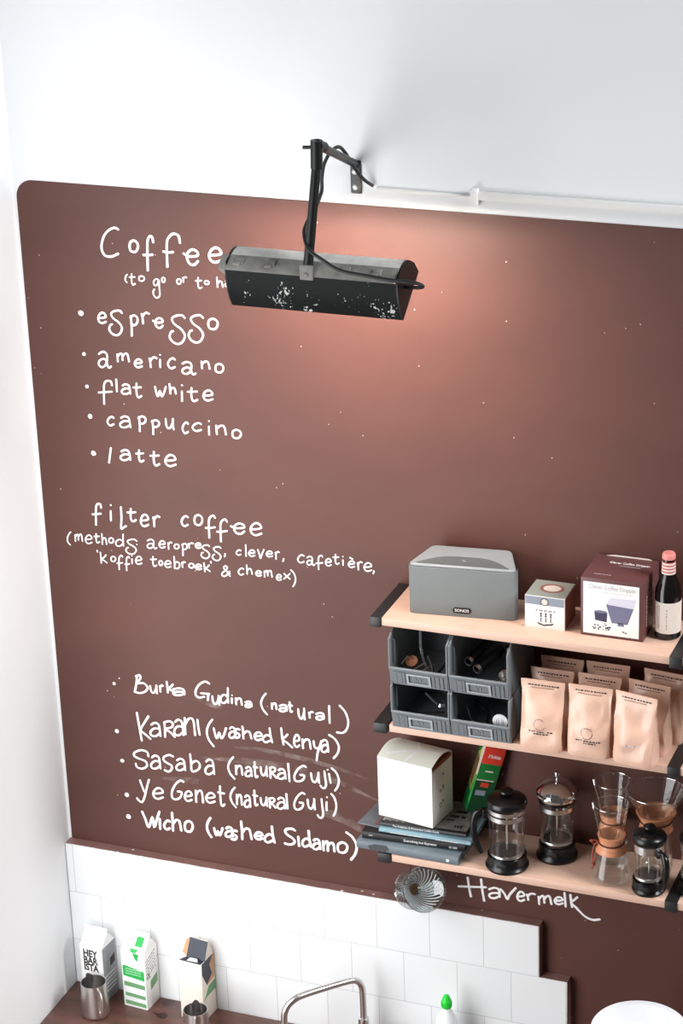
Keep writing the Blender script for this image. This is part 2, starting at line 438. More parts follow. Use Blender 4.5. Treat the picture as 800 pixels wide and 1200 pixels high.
def dashes(bm, mx, rows, seed, d=0.0003):
    """tiny unreadable print: rows = (x0, x1, y, height)"""
    rnd = random.Random(seed)
    for x0, x1, y, h in rows:
        x = x0
        while x < x1:
            w = rnd.uniform(0.8, 2.6) * h
            prism(bm, [(x, y - h / 2), (min(x + w, x1), y - h / 2), (min(x + w, x1), y + h / 2), (x, y + h / 2)], 0, d, 'z', mx)
            x += w + rnd.uniform(0.4, 0.9) * h
WRITING = [
    ('Coffee', 0.00632, '2946,31336 2855,31373 2710,31318 2558,31169 2465,30943 2460,30760 2540,30641 2705,30633 2899,30721;3218,30934 3248,31039 3343,31089 3430,31038 3445,30938 3392,30826 3310,30796 3233,30834 3218,30934;3864,31079 3846,31207 3780,31228 3719,31120 3694,30875 3668,30350;3571,30744 3706,30746 3829,30773;4583,31120 4550,31301 4417,31341 4298,31248 4228,31076 4203,30486;4115,30874 4250,30860 4387,30879;4656,30869 4790,30803 5027,30841 5014,30946 4899,30983 4776,30897 4746,30743 4817,30615 4934,30605 5038,30709;5329,30880 5501,30893 5657,30942 5612,31048 5511,31076 5405,31013 5336,30880 5373,30755 5490,30710 5664,30779'),
    ('(to', 0.00391, '3104,30210 3065,30165 3040,30100 3044,30042 3082,29999;3225,30234 3211,30091 3215,29993 3245,29953 3304,29992;3153,30143 3235,30150 3309,30162;3413,30129 3431,30176 3492,30200 3549,30179 3560,30135 3527,30084 3475,30070 3425,30085 3413,30129'),
    ('go', 0.00391, '3953,30127 3892,30160 3826,30116 3803,30047 3836,29988 3901,30017 3953,30127 3949,29926 3957,29784 3915,29694 3841,29678 3783,29745 3780,29840 3820,29891;4031,30148 4043,30191 4079,30212 4112,30191 4118,30150 4098,30104 4066,30091 4037,30107 4031,30148'),
    ('or', 0.00391, '4434,30140 4449,30187 4497,30210 4542,30188 4550,30144 4524,30094 4482,30080 4443,30096 4434,30140;4601,30252 4611,30208 4612,30137;4609,30208 4631,30248 4668,30270 4703,30258'),
    ('to', 0.00391, '5011,30290 4999,30149 5005,30051 5037,30012 5100,30051;4936,30199 5023,30207 5102,30219;5176,30175 5189,30208 5236,30226 5281,30211 5291,30180 5266,30144 5225,30134 5185,30144 5176,30175'),
    ('ha', 0.00391, '5507,30340 5513,30213 5512,30084;5514,30174 5566,30238 5623,30235 5644,30172 5656,30097;5734,30257 5784,30285 5840,30277 5862,30235 5872,30129;5853,30217 5780,30216 5721,30173 5727,30129 5791,30122 5866,30161'),
    ('espresso', 0.00539, '2212,29009 2324,29019 2427,29056 2400,29135 2335,29157 2264,29110 2216,29009 2238,28915 2313,28881 2429,28932;2883,29194 2818,29252 2676,29227 2583,29155 2627,29043 2777,28941 2854,28806 2791,28658 2681,28597 2561,28637 2498,28741 2542,28855 2597,28879;3123,29148 3124,28891 3109,28620;3098,29092 3206,29166 3294,29110 3285,28986 3207,28909 3126,28918;3423,29225 3440,29126 3441,28967;3436,29125 3483,29216 3558,29266 3627,29237;3715,29075 3809,29034 3975,29061 3966,29131 3885,29154 3799,29096 3778,28993 3828,28910 3910,28905 3983,28974;4589,29216 4512,29283 4347,29253 4239,29169 4292,29041 4469,28923 4561,28768 4489,28598 4361,28526 4220,28573 4146,28692 4195,28824 4259,28852;5081,29263 5008,29327 4852,29299 4751,29220 4801,29098 4968,28986 5055,28839 4988,28678 4868,28610 4735,28654 4665,28768 4711,28892 4771,28919;5208,29122 5239,29219 5344,29269 5442,29224 5462,29131 5406,29026 5315,28996 5228,29029 5208,29122'),
    ('.', 0, (1744, 29091, 74)),
    ('americano', 0.00511, '2152,28053 2263,28127 2365,28094 2385,27990 2344,27817 2249,27722 2162,27735 2133,27817 2193,27908 2301,27940 2356,27881 2381,27757 2423,27718 2480,27766;2673,28106 2674,27903;2677,28039 2738,28112 2788,28128 2807,28074 2808,27950;2812,28052 2876,28125 2936,28142 2964,28089 2985,27933;3133,27906 3240,27916 3338,27947 3311,28008 3248,28024 3181,27985 3137,27906 3160,27833 3232,27808 3342,27851;3551,28079 3570,27988 3572,27841;3566,27987 3613,28072 3688,28119 3759,28094;3849,28203 3856,28191;3842,28076 3834,27867;4256,28107 4200,28142 4120,28102 4055,27995 4078,27904 4143,27870 4244,27920;4442,28021 4556,28081 4665,28059 4690,27979 4652,27843 4555,27768 4463,27775 4430,27838 4490,27910 4602,27937 4662,27894 4693,27798 4739,27770 4797,27808;4969,28137 4975,27946;4977,28057 5045,28128 5123,28142 5159,28095 5177,27956;5331,27992 5357,28073 5447,28115 5532,28079 5550,28003 5501,27915 5423,27890 5348,27916 5331,27992'),
    ('.', 0, (1740, 28015, 51)),
    ('flat', 0.00511, '2462,27250 2433,27358 2319,27359 2243,27259 2219,27039 2202,26727;2065,27024 2258,27056 2450,27087;2591,27434 2589,27268 2587,27102;2752,27274 2830,27321 2915,27308 2947,27242 2959,27074;2933,27214 2821,27211 2730,27142 2737,27072 2835,27061 2951,27125;3151,27383 3133,27192 3140,27060 3183,27007 3268,27061;3049,27259 3167,27271 3273,27289'),
    ('white', 0.00511, '3654,27344 3686,27158 3720,27094 3782,27249 3817,27104 3882,27178 3955,27375;4060,27462 4066,27328 4064,27192;4066,27287 4124,27355 4185,27353 4207,27288 4219,27208;4394,27460 4400,27444;4386,27296 4374,27029;4657,27416 4640,27235 4652,27111 4704,27063 4805,27116;4538,27297 4678,27311 4804,27331;4960,27242 5093,27255 5214,27294 5179,27371 5101,27390 5019,27342 4965,27242 4994,27151 5085,27120 5221,27174'),
    ('.', 0, (1754, 27154, 51)),
    ('cappuccino', 0.00511, '2445,26378 2394,26408 2319,26372 2258,26277 2279,26197 2339,26168 2433,26213;2642,26401 2735,26456 2839,26443 2877,26366 2893,26173;2860,26335 2726,26329 2616,26249 2624,26169 2743,26157 2883,26232;3151,26492 3158,26297 3147,26092;3127,26448 3236,26509 3327,26470 3320,26376 3243,26314 3159,26318;3519,26429 3527,26247 3518,26054;3495,26388 3603,26446 3694,26410 3688,26321 3612,26263 3528,26266;3893,26518 3894,26370 3932,26270 4010,26293 4073,26419;4092,26539 4082,26390 4095,26243;4507,26439 4462,26477 4396,26436 4342,26319 4359,26219 4412,26181 4494,26234;4863,26470 4794,26495 4697,26459 4621,26370 4652,26299 4733,26276 4854,26321;5075,26584 5083,26570;5068,26442 5062,26210;5267,26486 5275,26246;5278,26386 5360,26476 5453,26493 5498,26435 5519,26260;5693,26301 5721,26383 5817,26427 5908,26392 5928,26316 5876,26227 5793,26200 5713,26225 5693,26301'),
    ('.', 0, (1778, 26356, 64)),
    ('latte', 0.00539, '2300,25561 2257,25350 2215,25139;2585,25490 2675,25541 2774,25530 2811,25460 2827,25282;2795,25430 2666,25424 2560,25348 2569,25275 2683,25265 2817,25336;3092,25588 3076,25427 3083,25316 3125,25273 3206,25320;2996,25481 3107,25494 3208,25511;3502,25591 3484,25400 3493,25268 3543,25216 3639,25273;3388,25465 3521,25479 3641,25501;3799,25380 3951,25398 4089,25444 4049,25531 3961,25551 3867,25495 3805,25381 3837,25278 3940,25244 4095,25307'),
    ('.', 0, (1792, 25353, 70)),
    ('filter', 0.00539, '1891,23852 1874,23956 1799,23959 1746,23864 1724,23655 1705,23357;1622,23643 1751,23670 1878,23698;2170,23980 2178,23963;2159,23809 2145,23531;2460,23956 2454,23655 2423,23351 2500,23390 2570,23441;2738,23942 2720,23762 2729,23638 2776,23591 2869,23645;2627,23822 2756,23838 2872,23859;2995,23645 3108,23659 3212,23704 3185,23799 3119,23823 3048,23766 2999,23645 3020,23533 3096,23494 3212,23557;3359,23782 3374,23680 3373,23516;3370,23679 3413,23773 3480,23826 3541,23798'),
    ('coffee', 0.00539, '4340,23890 4288,23925 4214,23883 4153,23770 4173,23675 4234,23641 4327,23694;4513,23843 4541,23944 4633,23996 4718,23952 4734,23857 4683,23748 4604,23716 4529,23748 4513,23843;5094,23967 5045,24035 4947,23961 4911,23801 4901,23395;4810,23664 4917,23671 5080,23716;5419,23902 5366,23969 5263,23895 5226,23737 5217,23335;5119,23600 5233,23608 5405,23655;5512,23800 5643,23760 5874,23803 5859,23880 5746,23900 5628,23829 5603,23713 5674,23623 5788,23624 5888,23707;6048,23782 6204,23802 6346,23853 6304,23947 6213,23969 6117,23907 6054,23783 6089,23671 6195,23634 6354,23704'),
    ('(methods:', 0.00391, '953,23071 885,22988 839,22871 846,22768 911,22694;1074,23005 1069,22817;1076,22943 1118,23010 1151,23025 1161,22974 1158,22859;1164,22954 1208,23022 1247,23037 1265,22987 1274,22843;1363,22913 1461,22925 1551,22960 1527,23029 1471,23045 1409,23002 1367,22913 1385,22832 1451,22805 1552,22854;1690,23115 1676,22983 1680,22892 1710,22856 1770,22895;1618,23027 1700,23038 1775,23052;1853,23135 1852,22984 1846,22831;1852,22938 1899,23014 1947,23011 1962,22937 1969,22847;2042,22969 2059,23020 2114,23048 2165,23027 2174,22978 2144,22922 2096,22905 2052,22921 2042,22969;2466,23200 2453,23030 2452,22860;2444,22988 2365,23035 2273,22990 2233,22907 2273,22844 2363,22856 2447,22944;2831,23055 2774,23090 2655,23066 2577,23015 2617,22945 2745,22887 2812,22804 2761,22706 2669,22660 2568,22681 2513,22745 2548,22820 2594,22838;2846,23057 2848,23049;2839,22960 2841,22952'),
    ('aeropress,', 0.00391, '3145,23098 3229,23147 3308,23131 3325,23069 3297,22961 3225,22900 3158,22905 3135,22954 3179,23011 3261,23035 3305,23001 3326,22926 3360,22905 3402,22936;3472,23040 3559,23051 3638,23080 3616,23135 3565,23148 3512,23112 3476,23040 3494,22975 3552,22953 3641,22993;3729,23113 3738,23045 3737,22935;3735,23045 3761,23107 3800,23142 3835,23123;3904,23035 3920,23080 3973,23105 4023,23087 4034,23046 4005,22997 3959,22981 3914,22994 3904,23035;4135,23137 4139,22976 4131,22807;4118,23101 4194,23151 4258,23119 4253,23041 4198,22991 4140,22993;4301,23168 4315,23119 4319,23039;4312,23118 4345,23166 4397,23194 4448,23183;4495,23134 4575,23145 4647,23168 4626,23209 4579,23218 4530,23190 4498,23135 4516,23086 4570,23071 4651,23103;4892,23161 4847,23193 4752,23173 4690,23128 4722,23066 4824,23012 4878,22938 4838,22851 4765,22812 4684,22831 4641,22889 4668,22955 4704,22971;5204,23153 5159,23185 5065,23166 5004,23120 5035,23055 5137,23000 5191,22923 5151,22834 5078,22794 4998,22814 4954,22873 4982,22941 5018,22958;5314,23016 5311,22982 5295,22928'),
    ('clever,', 0.00391, '5757,23153 5720,23169 5668,23145 5627,23088 5644,23041 5687,23026 5752,23055;5897,23338 5895,23178 5892,23017;5969,23114 6056,23125 6135,23153 6111,23202 6060,23212 6007,23179 5972,23114 5992,23056 6051,23038 6139,23075;6221,23251 6258,23131 6286,23009 6336,23141 6394,23273;6455,23156 6539,23167 6615,23192 6592,23236 6543,23245 6491,23215 6459,23156 6478,23104 6535,23089 6620,23123;6703,23232 6712,23159 6713,23041;6710,23159 6735,23226 6774,23263 6811,23242;6920,23089 6916,23057 6895,23006'),
    ('cafetière,', 0.00391, '7480,23229 7430,23254 7360,23220 7306,23131 7328,23060 7387,23035 7473,23079;7556,23193 7621,23238 7683,23222 7697,23163 7676,23064 7622,23008 7569,23013 7550,23059 7584,23112 7648,23133 7682,23101 7700,23030 7727,23010 7759,23038;7980,23267 7946,23309 7881,23262 7859,23162 7858,22910;7792,23076 7865,23082 7974,23112;8052,23135 8128,23145 8198,23174 8177,23232 8132,23246 8085,23210 8055,23136 8072,23068 8125,23044 8202,23085;8327,23387 8318,23251 8326,23158 8357,23121 8416,23161;8258,23297 8340,23308 8413,23323;8522,23355 8526,23345;8520,23263 8518,23113;8663,23166 8747,23177 8824,23208 8800,23254 8750,23258 8699,23227 8666,23166 8686,23104 8744,23085 8829,23123;8703,23349 8785,23317;8909,23238 8921,23161 8925,23039;8919,23161 8946,23231 8990,23271 9031,23249;9076,23139 9179,23152 9273,23187 9244,23252 9183,23267 9120,23224 9080,23139 9104,23062 9176,23037 9280,23085;9336,23073 9333,23039 9314,22986'),
    ("'koffie", 0.00391, '1680,22645 1685,22594;1768,22602 1776,22447 1773,22291;1928,22545 1854,22457 1776,22400 1857,22380 1940,22319;2063,22448 2080,22500 2135,22528 2186,22507 2196,22458 2165,22402 2118,22384 2073,22400 2063,22448;2404,22545 2375,22590 2315,22542 2291,22438 2279,22176;2227,22350 2292,22354 2392,22383;2599,22540 2576,22585 2526,22539 2506,22436 2493,22174;2453,22349 2506,22352 2587,22379;2674,22616 2678,22608;2669,22532 2663,22395;2769,22501 2860,22513 2943,22545 2920,22608 2868,22623 2811,22583 2773,22501 2791,22427 2852,22402 2945,22447'),
    ("toebroek'", 0.00391, '3277,22676 3264,22535 3270,22438 3303,22401 3368,22443;3199,22583 3290,22594 3371,22610;3436,22513 3449,22560 3491,22584 3530,22563 3536,22519 3513,22469 3477,22454 3443,22468 3436,22513;3599,22504 3688,22516 3770,22545 3747,22599 3695,22611 3639,22575 3602,22504 3621,22441 3682,22420 3774,22461;3874,22753 3879,22585 3871,22415;3875,22534 3936,22610 4006,22585 4016,22502 3964,22428 3900,22426 3870,22449;4087,22616 4095,22562 4095,22475;4093,22562 4116,22612 4152,22640 4186,22626;4280,22548 4297,22593 4355,22619 4410,22602 4421,22561 4390,22511 4340,22495 4291,22507 4280,22548;4458,22536 4547,22547 4628,22573 4604,22613 4552,22621 4497,22592 4462,22536 4482,22488 4543,22474 4633,22508;4706,22683 4716,22561 4717,22437;4852,22640 4787,22570 4717,22524 4792,22509 4868,22462;4904,22750 4908,22700'),
    ('&', 0.00391, '5426,22472 5333,22532 5254,22608 5293,22671 5352,22650 5324,22574 5210,22472 5194,22404 5253,22377 5353,22448 5418,22543;5333,22532 5377,22451 5422,22400'),
    ('chemex)', 0.00391, '5807,22651 5765,22673 5705,22643 5658,22566 5676,22503 5726,22481 5800,22519;5893,22779 5898,22651 5898,22522;5899,22612 5950,22678 6004,22678 6024,22616 6036,22540;6134,22579 6213,22589 6284,22613 6262,22653 6216,22662 6168,22634 6138,22579 6155,22531 6209,22516 6288,22548;6373,22676 6376,22508;6377,22620 6416,22681 6449,22695 6462,22650 6463,22548;6465,22632 6506,22693 6545,22708 6565,22664 6580,22536;6699,22541 6768,22550 6831,22574 6812,22619 6772,22629 6729,22600 6702,22542 6717,22489 6765,22472 6835,22505;6909,22677 6989,22609 7069,22542;7076,22699 6989,22609 6902,22527;7100,22802 7175,22729 7221,22587 7195,22445 7139,22345'),
    ('Burka', 0.00577, '2567,19165 2529,18906 2473,18674;2525,19127 2647,19188 2659,19084 2551,18935 2748,18965 2857,18849 2770,18719 2608,18652 2453,18671;2933,18919 2944,18786 2990,18720 3052,18754 3111,18885;3117,18959 3112,18836 3120,18716;3217,18955 3224,18888 3222,18781;3222,18888 3245,18949 3279,18983 3310,18965;3425,19116 3436,18953 3436,18789;3604,19061 3523,18967 3437,18904 3528,18885 3621,18824;3594,18911 3745,18964 3875,18964 3920,18900 3899,18826 3748,18762 3617,18762 3604,18811 3705,18857 3903,18877 3914,18808'),
    ('Gudina', 0.00577, '4658,19237 4539,19284 4370,19176 4257,18994 4248,18844 4346,18787 4492,18837;4395,18922 4641,18937;4608,18932 4580,18741;4718,18891 4729,18740 4775,18664 4838,18701 4897,18849;4902,18933 4898,18794 4906,18657;5178,19198 5165,18977 5164,18757;5156,18923 5078,18985 4986,18927 4947,18820 4986,18738 5075,18752 5159,18866;5282,19001 5284,18997;5276,18918 5271,18858 5267,18763;5388,18933 5392,18742;5394,18854 5448,18926 5509,18942 5537,18896 5551,18757;5649,18850 5730,18887 5800,18881 5824,18827 5812,18767 5730,18721 5660,18726 5654,18767 5708,18800 5814,18809 5820,18751'),
    ('(natural)', 0.00577, '6249,19199 6158,19076 6098,18902 6141,18725 6254,18589;6397,18941 6400,18770;6402,18870 6444,18934 6493,18947 6515,18905 6526,18780;6609,18896 6705,18940 6787,18934 6816,18871 6802,18803 6706,18749 6624,18756 6615,18802 6679,18841 6804,18851 6812,18785;6902,19054 6901,18912 6913,18786 6940,18776 6969,18804;6864,18957 6920,18958 6971,18957;7132,18891 7142,18713 7184,18621 7241,18662 7294,18835;7298,18934 7295,18769 7302,18606;7428,18838 7440,18777 7443,18678;7437,18776 7464,18834 7507,18868 7549,18853;7625,18823 7724,18868 7809,18862 7839,18798 7825,18728 7727,18674 7641,18679 7632,18727 7698,18766 7827,18777 7835,18710;7995,19116 7993,18867 7991,18617;8282,19171 8436,18999 8507,18735 8451,18505 8334,18391 8173,18381'),
    ('.', 0, (1874, 18821, 46)),
    ('.', 0, (2037, 19002, 20)),
    ('Karani', 0.00595, '2484,18054 2527,17632 2571,17227;2826,18005 2689,17787 2562,17552 2685,17443 2839,17322;2882,17752 2978,17827 3082,17812 3120,17711 3133,17454;3102,17668 2966,17658 2853,17548 2861,17442 2980,17429 3123,17532;3275,17878 3279,17689 3269,17450;3259,17885 3426,17949 3519,17893 3479,17778 3295,17692 3436,17620 3558,17497;3588,17946 3676,18029 3770,18007 3803,17888 3812,17589;3787,17839 3663,17833 3559,17710 3565,17586 3673,17566 3804,17680;3878,18122 3871,17624;3883,17914 3982,18097 4090,18129 4137,18007 4151,17643;4248,18130 4260,17902 4286,17675'),
    ('(washed', 0.00595, '4683,18199 4572,18038 4498,17811 4545,17578 4677,17399;4702,17951 4743,17734 4786,17661 4858,17848 4902,17679 4979,17772 5063,18009;5163,18002 5222,18059 5286,18044 5310,17962 5317,17756;5298,17928 5214,17924 5144,17840 5149,17754 5223,17741 5311,17819;5453,18019 5393,18036 5329,17994 5319,17944 5371,17909 5430,17876 5418,17804 5355,17762 5287,17778;5530,18133 5541,17951 5541,17767;5543,17896 5626,17994 5716,17998 5750,17911 5771,17804;5856,17894 5966,17912 6066,17951 6037,18016 5972,18029 5904,17983 5860,17895 5885,17817 5960,17795 6072,17848;6301,18207 6317,17996 6358,17789;6310,17952 6227,17990 6120,17913 6102,17812 6177,17768 6323,17848'),
    ('Kenya)', 0.00595, '6630,18259 6643,18031 6674,17777;6805,18104 6735,18017 6648,17929 6777,17852 6921,17731;6972,17937 7052,17950 7125,17998 7106,18101 7060,18129 7009,18068 6975,17938 6990,17816 7044,17771 7126,17838;7214,18030 7220,17755;7223,17915 7294,18020 7375,18041 7414,17975 7433,17775;7523,18030 7543,17860 7618,17826 7700,17886;7742,18066 7689,17884 7624,17699 7587,17461;7756,18040 7817,18103 7885,18085 7910,17994 7921,17765;7899,17957 7811,17953 7739,17860 7745,17765 7823,17749 7914,17835;7958,18274 8119,18177 8221,17974 8172,17760 8056,17604'),
    ('.', 0, (1851, 17399, 61)),
    ('Sasaba', 0.00595, '2736,16777 2701,16910 2525,16937 2340,16840 2310,16734 2439,16672 2636,16620 2671,16486 2530,16379 2375,16398 2338,16504;2832,16764 2921,16838 3019,16823 3055,16722 3066,16469;3038,16680 2910,16671 2803,16563 2810,16457 2923,16445 3057,16546;3469,16899 3351,16929 3194,16843 3182,16741 3274,16677 3405,16613 3382,16484 3287,16418 3183,16451;3572,16800 3656,16867 3748,16854 3782,16765 3795,16539;3767,16728 3647,16718 3547,16621 3554,16527 3660,16517 3786,16608;3969,17062 3982,16810 3988,16556 4107,16576 4210,16670 4232,16801 4153,16879 4039,16830 3977,16733;4421,16902 4505,16982 4595,16962 4628,16848 4638,16563;4612,16802 4494,16795 4394,16677 4400,16559 4505,16541 4630,16650'),
    ('(natural', 0.00595, '5224,17177 5122,17043 5056,16856 5102,16667 5225,16524;5280,16933 5281,16665;5285,16821 5345,16921 5412,16941 5442,16875 5454,16680;5565,16898 5624,16950 5689,16938 5713,16866 5723,16685;5702,16836 5618,16831 5548,16754 5554,16679 5628,16669 5716,16740;5826,17135 5821,16906 5830,16701 5861,16683 5895,16725;5780,16981 5844,16978 5901,16974;5990,17011 6001,16850 6043,16769 6101,16808 6155,16965;6159,17054 6156,16906 6164,16759;6256,17013 6260,16886 6256,16724;6247,17018 6346,17060 6403,17022 6380,16944 6270,16887 6355,16837 6429,16754;6495,16990 6565,17046 6642,17036 6672,16961 6686,16772;6660,16930 6559,16922 6477,16840 6484,16761 6573,16753 6677,16829;6777,17243 6786,16979 6795,16714'),
    ('Guji)', 0.00595, '7281,17220 7197,17243 7055,17127 6944,16924 6955,16778 7057,16759 7180,16835 7219,16961 7100,16960;7412,17072 7428,16899 7482,16813 7553,16857 7618,17027;7622,17123 7620,16964 7632,16806;7790,17191 7806,16995 7822,16798 7778,16690 7707,16688 7661,16745;7876,17246 7885,17239;7917,17134 7931,17017 7953,16861;7992,17310 8111,17210 8186,17009 8148,16802 8060,16653'),
    ('.', 0, (1942, 16522, 56)),
    ('Ye', 0.00595, '2427,16018 2471,15868 2536,15674;2702,16078 2633,15862 2538,15537 2452,15351 2363,15369 2296,15447;2793,15669 2947,15696 3088,15753 3048,15845 2958,15862 2862,15797 2799,15670 2831,15560 2935,15528 3093,15605'),
    ('Genet', 0.00595, '3722,16175 3634,16205 3483,16066 3359,15816 3365,15633 3471,15606 3602,15697 3648,15854 3523,15855;3728,15750 3837,15769 3938,15816 3910,15902 3847,15921 3778,15864 3732,15750 3754,15648 3827,15615 3940,15680;4066,15985 4061,15623;4070,15834 4141,15967 4218,15992 4251,15903 4261,15639;4354,15806 4488,15829 4610,15880 4575,15965 4497,15981 4414,15922 4359,15807 4388,15706 4479,15677 4615,15746;4785,16237 4778,15939 4793,15673 4842,15652 4895,15709;4714,16035 4814,16034 4903,16031'),
    ('(natural', 0.00595, '5218,16269 5129,16146 5070,15973 5110,15799 5218,15666;5257,16061 5253,15760;5259,15935 5309,16044 5362,16063 5385,15988 5391,15768;5493,16023 5549,16085 5608,16068 5630,15977 5635,15749;5619,15940 5541,15937 5475,15845 5479,15750 5548,15734 5630,15819;5775,16278 5771,16051 5781,15849 5815,15832 5852,15875;5726,16125 5795,16123 5857,16120;5944,16089 5955,15940 5998,15866 6056,15903 6110,16049;6114,16132 6111,15995 6120,15860;6197,16091 6200,15972 6197,15822;6188,16095 6283,16135 6337,16100 6315,16028 6210,15974 6291,15928 6362,15851;6440,16123 6510,16185 6588,16172 6618,16087 6630,15872;6605,16051 6503,16044 6420,15952 6427,15863 6517,15852 6622,15937;6686,16332 6694,16109 6701,15884'),
    ('Guji)', 0.00595, '7209,16408 7134,16435 7007,16313 6905,16095 6914,15936 7004,15912 7115,15991 7151,16128 7044,16130;7283,16267 7296,16092 7345,16004 7409,16047 7468,16219;7472,16316 7470,16155 7480,15995;7676,16351 7691,16130 7706,15908 7662,15788 7590,15786 7544,15851;7830,16428 7836,16421;7818,16287 7811,16187 7808,16027;7954,16551 8037,16446 8087,16244 8058,16041 7994,15897'),
    ('.', 0, (2002, 15491, 67)),
    ('Wicho', 0.00725, '2424,15055 2511,14824 2588,14590 2726,14936 2756,14620 2852,14884 2947,15147;2939,14926 2935,14762 2933,14599;3242,14875 3193,14907 3121,14862 3062,14748 3082,14656 3140,14625 3229,14682;3318,15176 3321,14896 3314,14614;3321,14812 3414,14958 3511,14958 3544,14824 3561,14658;3672,14814 3703,14933 3801,15000 3892,14951 3909,14840 3854,14710 3769,14669 3688,14704 3672,14814'),
    ('(washed', 0.00725, '4455,15219 4380,15099 4330,14928 4360,14753 4446,14618;4539,14922 4567,14763 4596,14709 4646,14847 4677,14724 4730,14792 4790,14967;4891,14966 4960,15023 5035,15013 5064,14938 5075,14747;5051,14906 4953,14897 4872,14815 4878,14735 4965,14727 5068,14805;5209,14936 5141,14951 5069,14905 5058,14852 5116,14818 5184,14785 5171,14710 5099,14663 5022,14677;5341,15273 5351,14997 5348,14718;5353,14914 5452,15060 5559,15062 5598,14930 5620,14767;5715,14894 5832,14915 5938,14955 5906,15015 5837,15024 5766,14979 5720,14894 5747,14823 5826,14805 5944,14859;6224,15274 6240,15027 6284,14784;6232,14975 6142,15019 6026,14928 6006,14809 6087,14758 6245,14852'),
    ('Sidamo)', 0.00725, '6890,15259 6802,15300 6650,15264 6601,15179 6672,15088 6804,15016 6861,14932 6812,14847 6689,14806 6569,14822;6970,15099 6974,14953 6983,14807;7271,15333 7285,15086 7323,14843;7278,15035 7200,15081 7100,14993 7082,14875 7153,14822 7290,14912;7402,15053 7468,15111 7541,15100 7570,15022 7583,14824;7558,14989 7462,14981 7385,14896 7392,14813 7476,14804 7575,14884;7671,15090 7679,14803;7683,14974 7735,15068 7794,15095 7803,14995 7796,14807;7805,14962 7870,15058 7944,15072 7973,14992 7983,14825;8075,14965 8106,15078 8218,15145 8325,15103 8349,14999 8290,14875 8193,14832 8099,14861 8075,14965;8332,15472 8506,15354 8615,15109 8562,14851 8437,14661'),
    ('.', 0, (2003, 14818, 73)),
    ('Havermelk', 0.00632, '11657,14740 11698,14394 11740,14175;11394,14421 11775,14479 12154,14537;12020,14752 12047,14460 12096,14115;12227,14488 12358,14559 12473,14550 12515,14451 12499,14340 12369,14254 12253,14262 12240,14337 12327,14399 12500,14417 12514,14312;12538,14560 12641,14445 12723,14293 12786,14440 12954,14672;12985,14425 13084,14445 13174,14490 13145,14567 13085,14583 13025,14530 12989,14426 13014,14334 13083,14305 13183,14366;13242,14537 13268,14475 13281,14372;13264,14474 13309,14541 13387,14584 13466,14576;13559,14534 13575,14303;13569,14458 13627,14547 13678,14570 13701,14510 13711,14369;13708,14485 13770,14575 13831,14600 13865,14541 13898,14366;13981,14489 14092,14510 14192,14551 14159,14609 14092,14617 14026,14573 13986,14490 14014,14421 14092,14403 14203,14457;14244,14776 14259,14571 14274,14365;14396,14749 14420,14530 14444,14386;14583,14710 14490,14603 14420,14515 14552,14392 14771,14188 14980,14117 15173,14170'),
]

# ------------------------------------------------------------------ the room
structure('floor', M['floor'], lambda bm: box(bm, -0.4, 5.0, -7.0, 0.15, -0.12, 0.0))
structure('wall_back', M['white_paint'], lambda bm: box(bm, -0.25, 5.0, 0.0, 0.15, 0.0, 5.6))
def left_wall(bm):
    box(bm, -0.25, 0.012, -0.47, 0.0, 0.0, 5.6)            # pier beside the corner
    box(bm, -0.25, 0.012, -3.4, -0.47, 0.0, 0.95)          # below the window
    box(bm, -0.25, 0.012, -3.4, -0.47, 5.2, 5.6)           # above the window
    box(bm, -0.25, 0.012, -7.0, -3.4, 0.0, 5.6)
structure('wall_left', M['white_paint'], left_wall)
def win_frame(bm):
    for y in (-3.37, -0.50): box(bm, -0.2, -0.14, y - 0.03, y + 0.03, 0.95, 5.2)
    for z in (0.98, 5.17): box(bm, -0.2, -0.14, -3.4, -0.47, z - 0.03, z + 0.03)
structure('window_1', M['window_frame'], win_frame)

STEP = [(0.014, 0.90), (0.014, 1.3825), (1.3645, 1.3825), (1.3645, 1.2305), (1.4395, 1.2305), (1.4395, 0.90)]
structure('wall_lower', M['tiles'], lambda bm: prism(bm, STEP, -0.03, 0.0, 'y', None, 0.002))

# ------------------------------------------------------------------ brown painted menu wall
board = thing('chalkboard', 'tall brown painted menu board on the white wall with white hand lettering', 'chalkboard', (0, 0, 0))
def board_panel(bm):
    x0, z1, r = 0.021, 3.241, 0.045
    arc = [(x0 + r - r * math.cos(a), z1 - r + r * math.sin(a)) for a in [math.radians(90 * k / 10) for k in range(11)]]
    poly = arc + [(3.6, z1), (3.6, 0.9), (1.4405, 0.9), (1.4405, 1.2315), (1.3655, 1.2315), (1.3655, 1.3835), (x0, 1.3835)]
    prism(bm, poly, -0.0015, -0.0001, 'y')
part('painted_panel', M['board_paint'], board, board_panel)
def ledge(bm):
    rnd = random.Random(3)
    n = 70
    top = []
    for i in range(n + 1):
        x = 0.016 + (1.3650 - 0.016) * i / n
        top.append((x, -0.0305 + rnd.uniform(-0.001, 0.0012)))
    prism(bm, [(0.016, -0.0015)] + top + [(1.3665, -0.0305), (1.3665, -0.0015)], 1.3827, 1.3842, 'z')
    box(bm, 1.3647, 1.3665, -0.0305, -0.0015, 1.2307, 1.3827)
    box(bm, 1.3647, 1.4412, -0.0305, -0.0015, 1.2307, 1.2322)
    box(bm, 1.4397, 1.4412, -0.0305, -0.0015, 0.9, 1.2307)
structure('trim_1', M['lit_ledge_paint'], ledge)

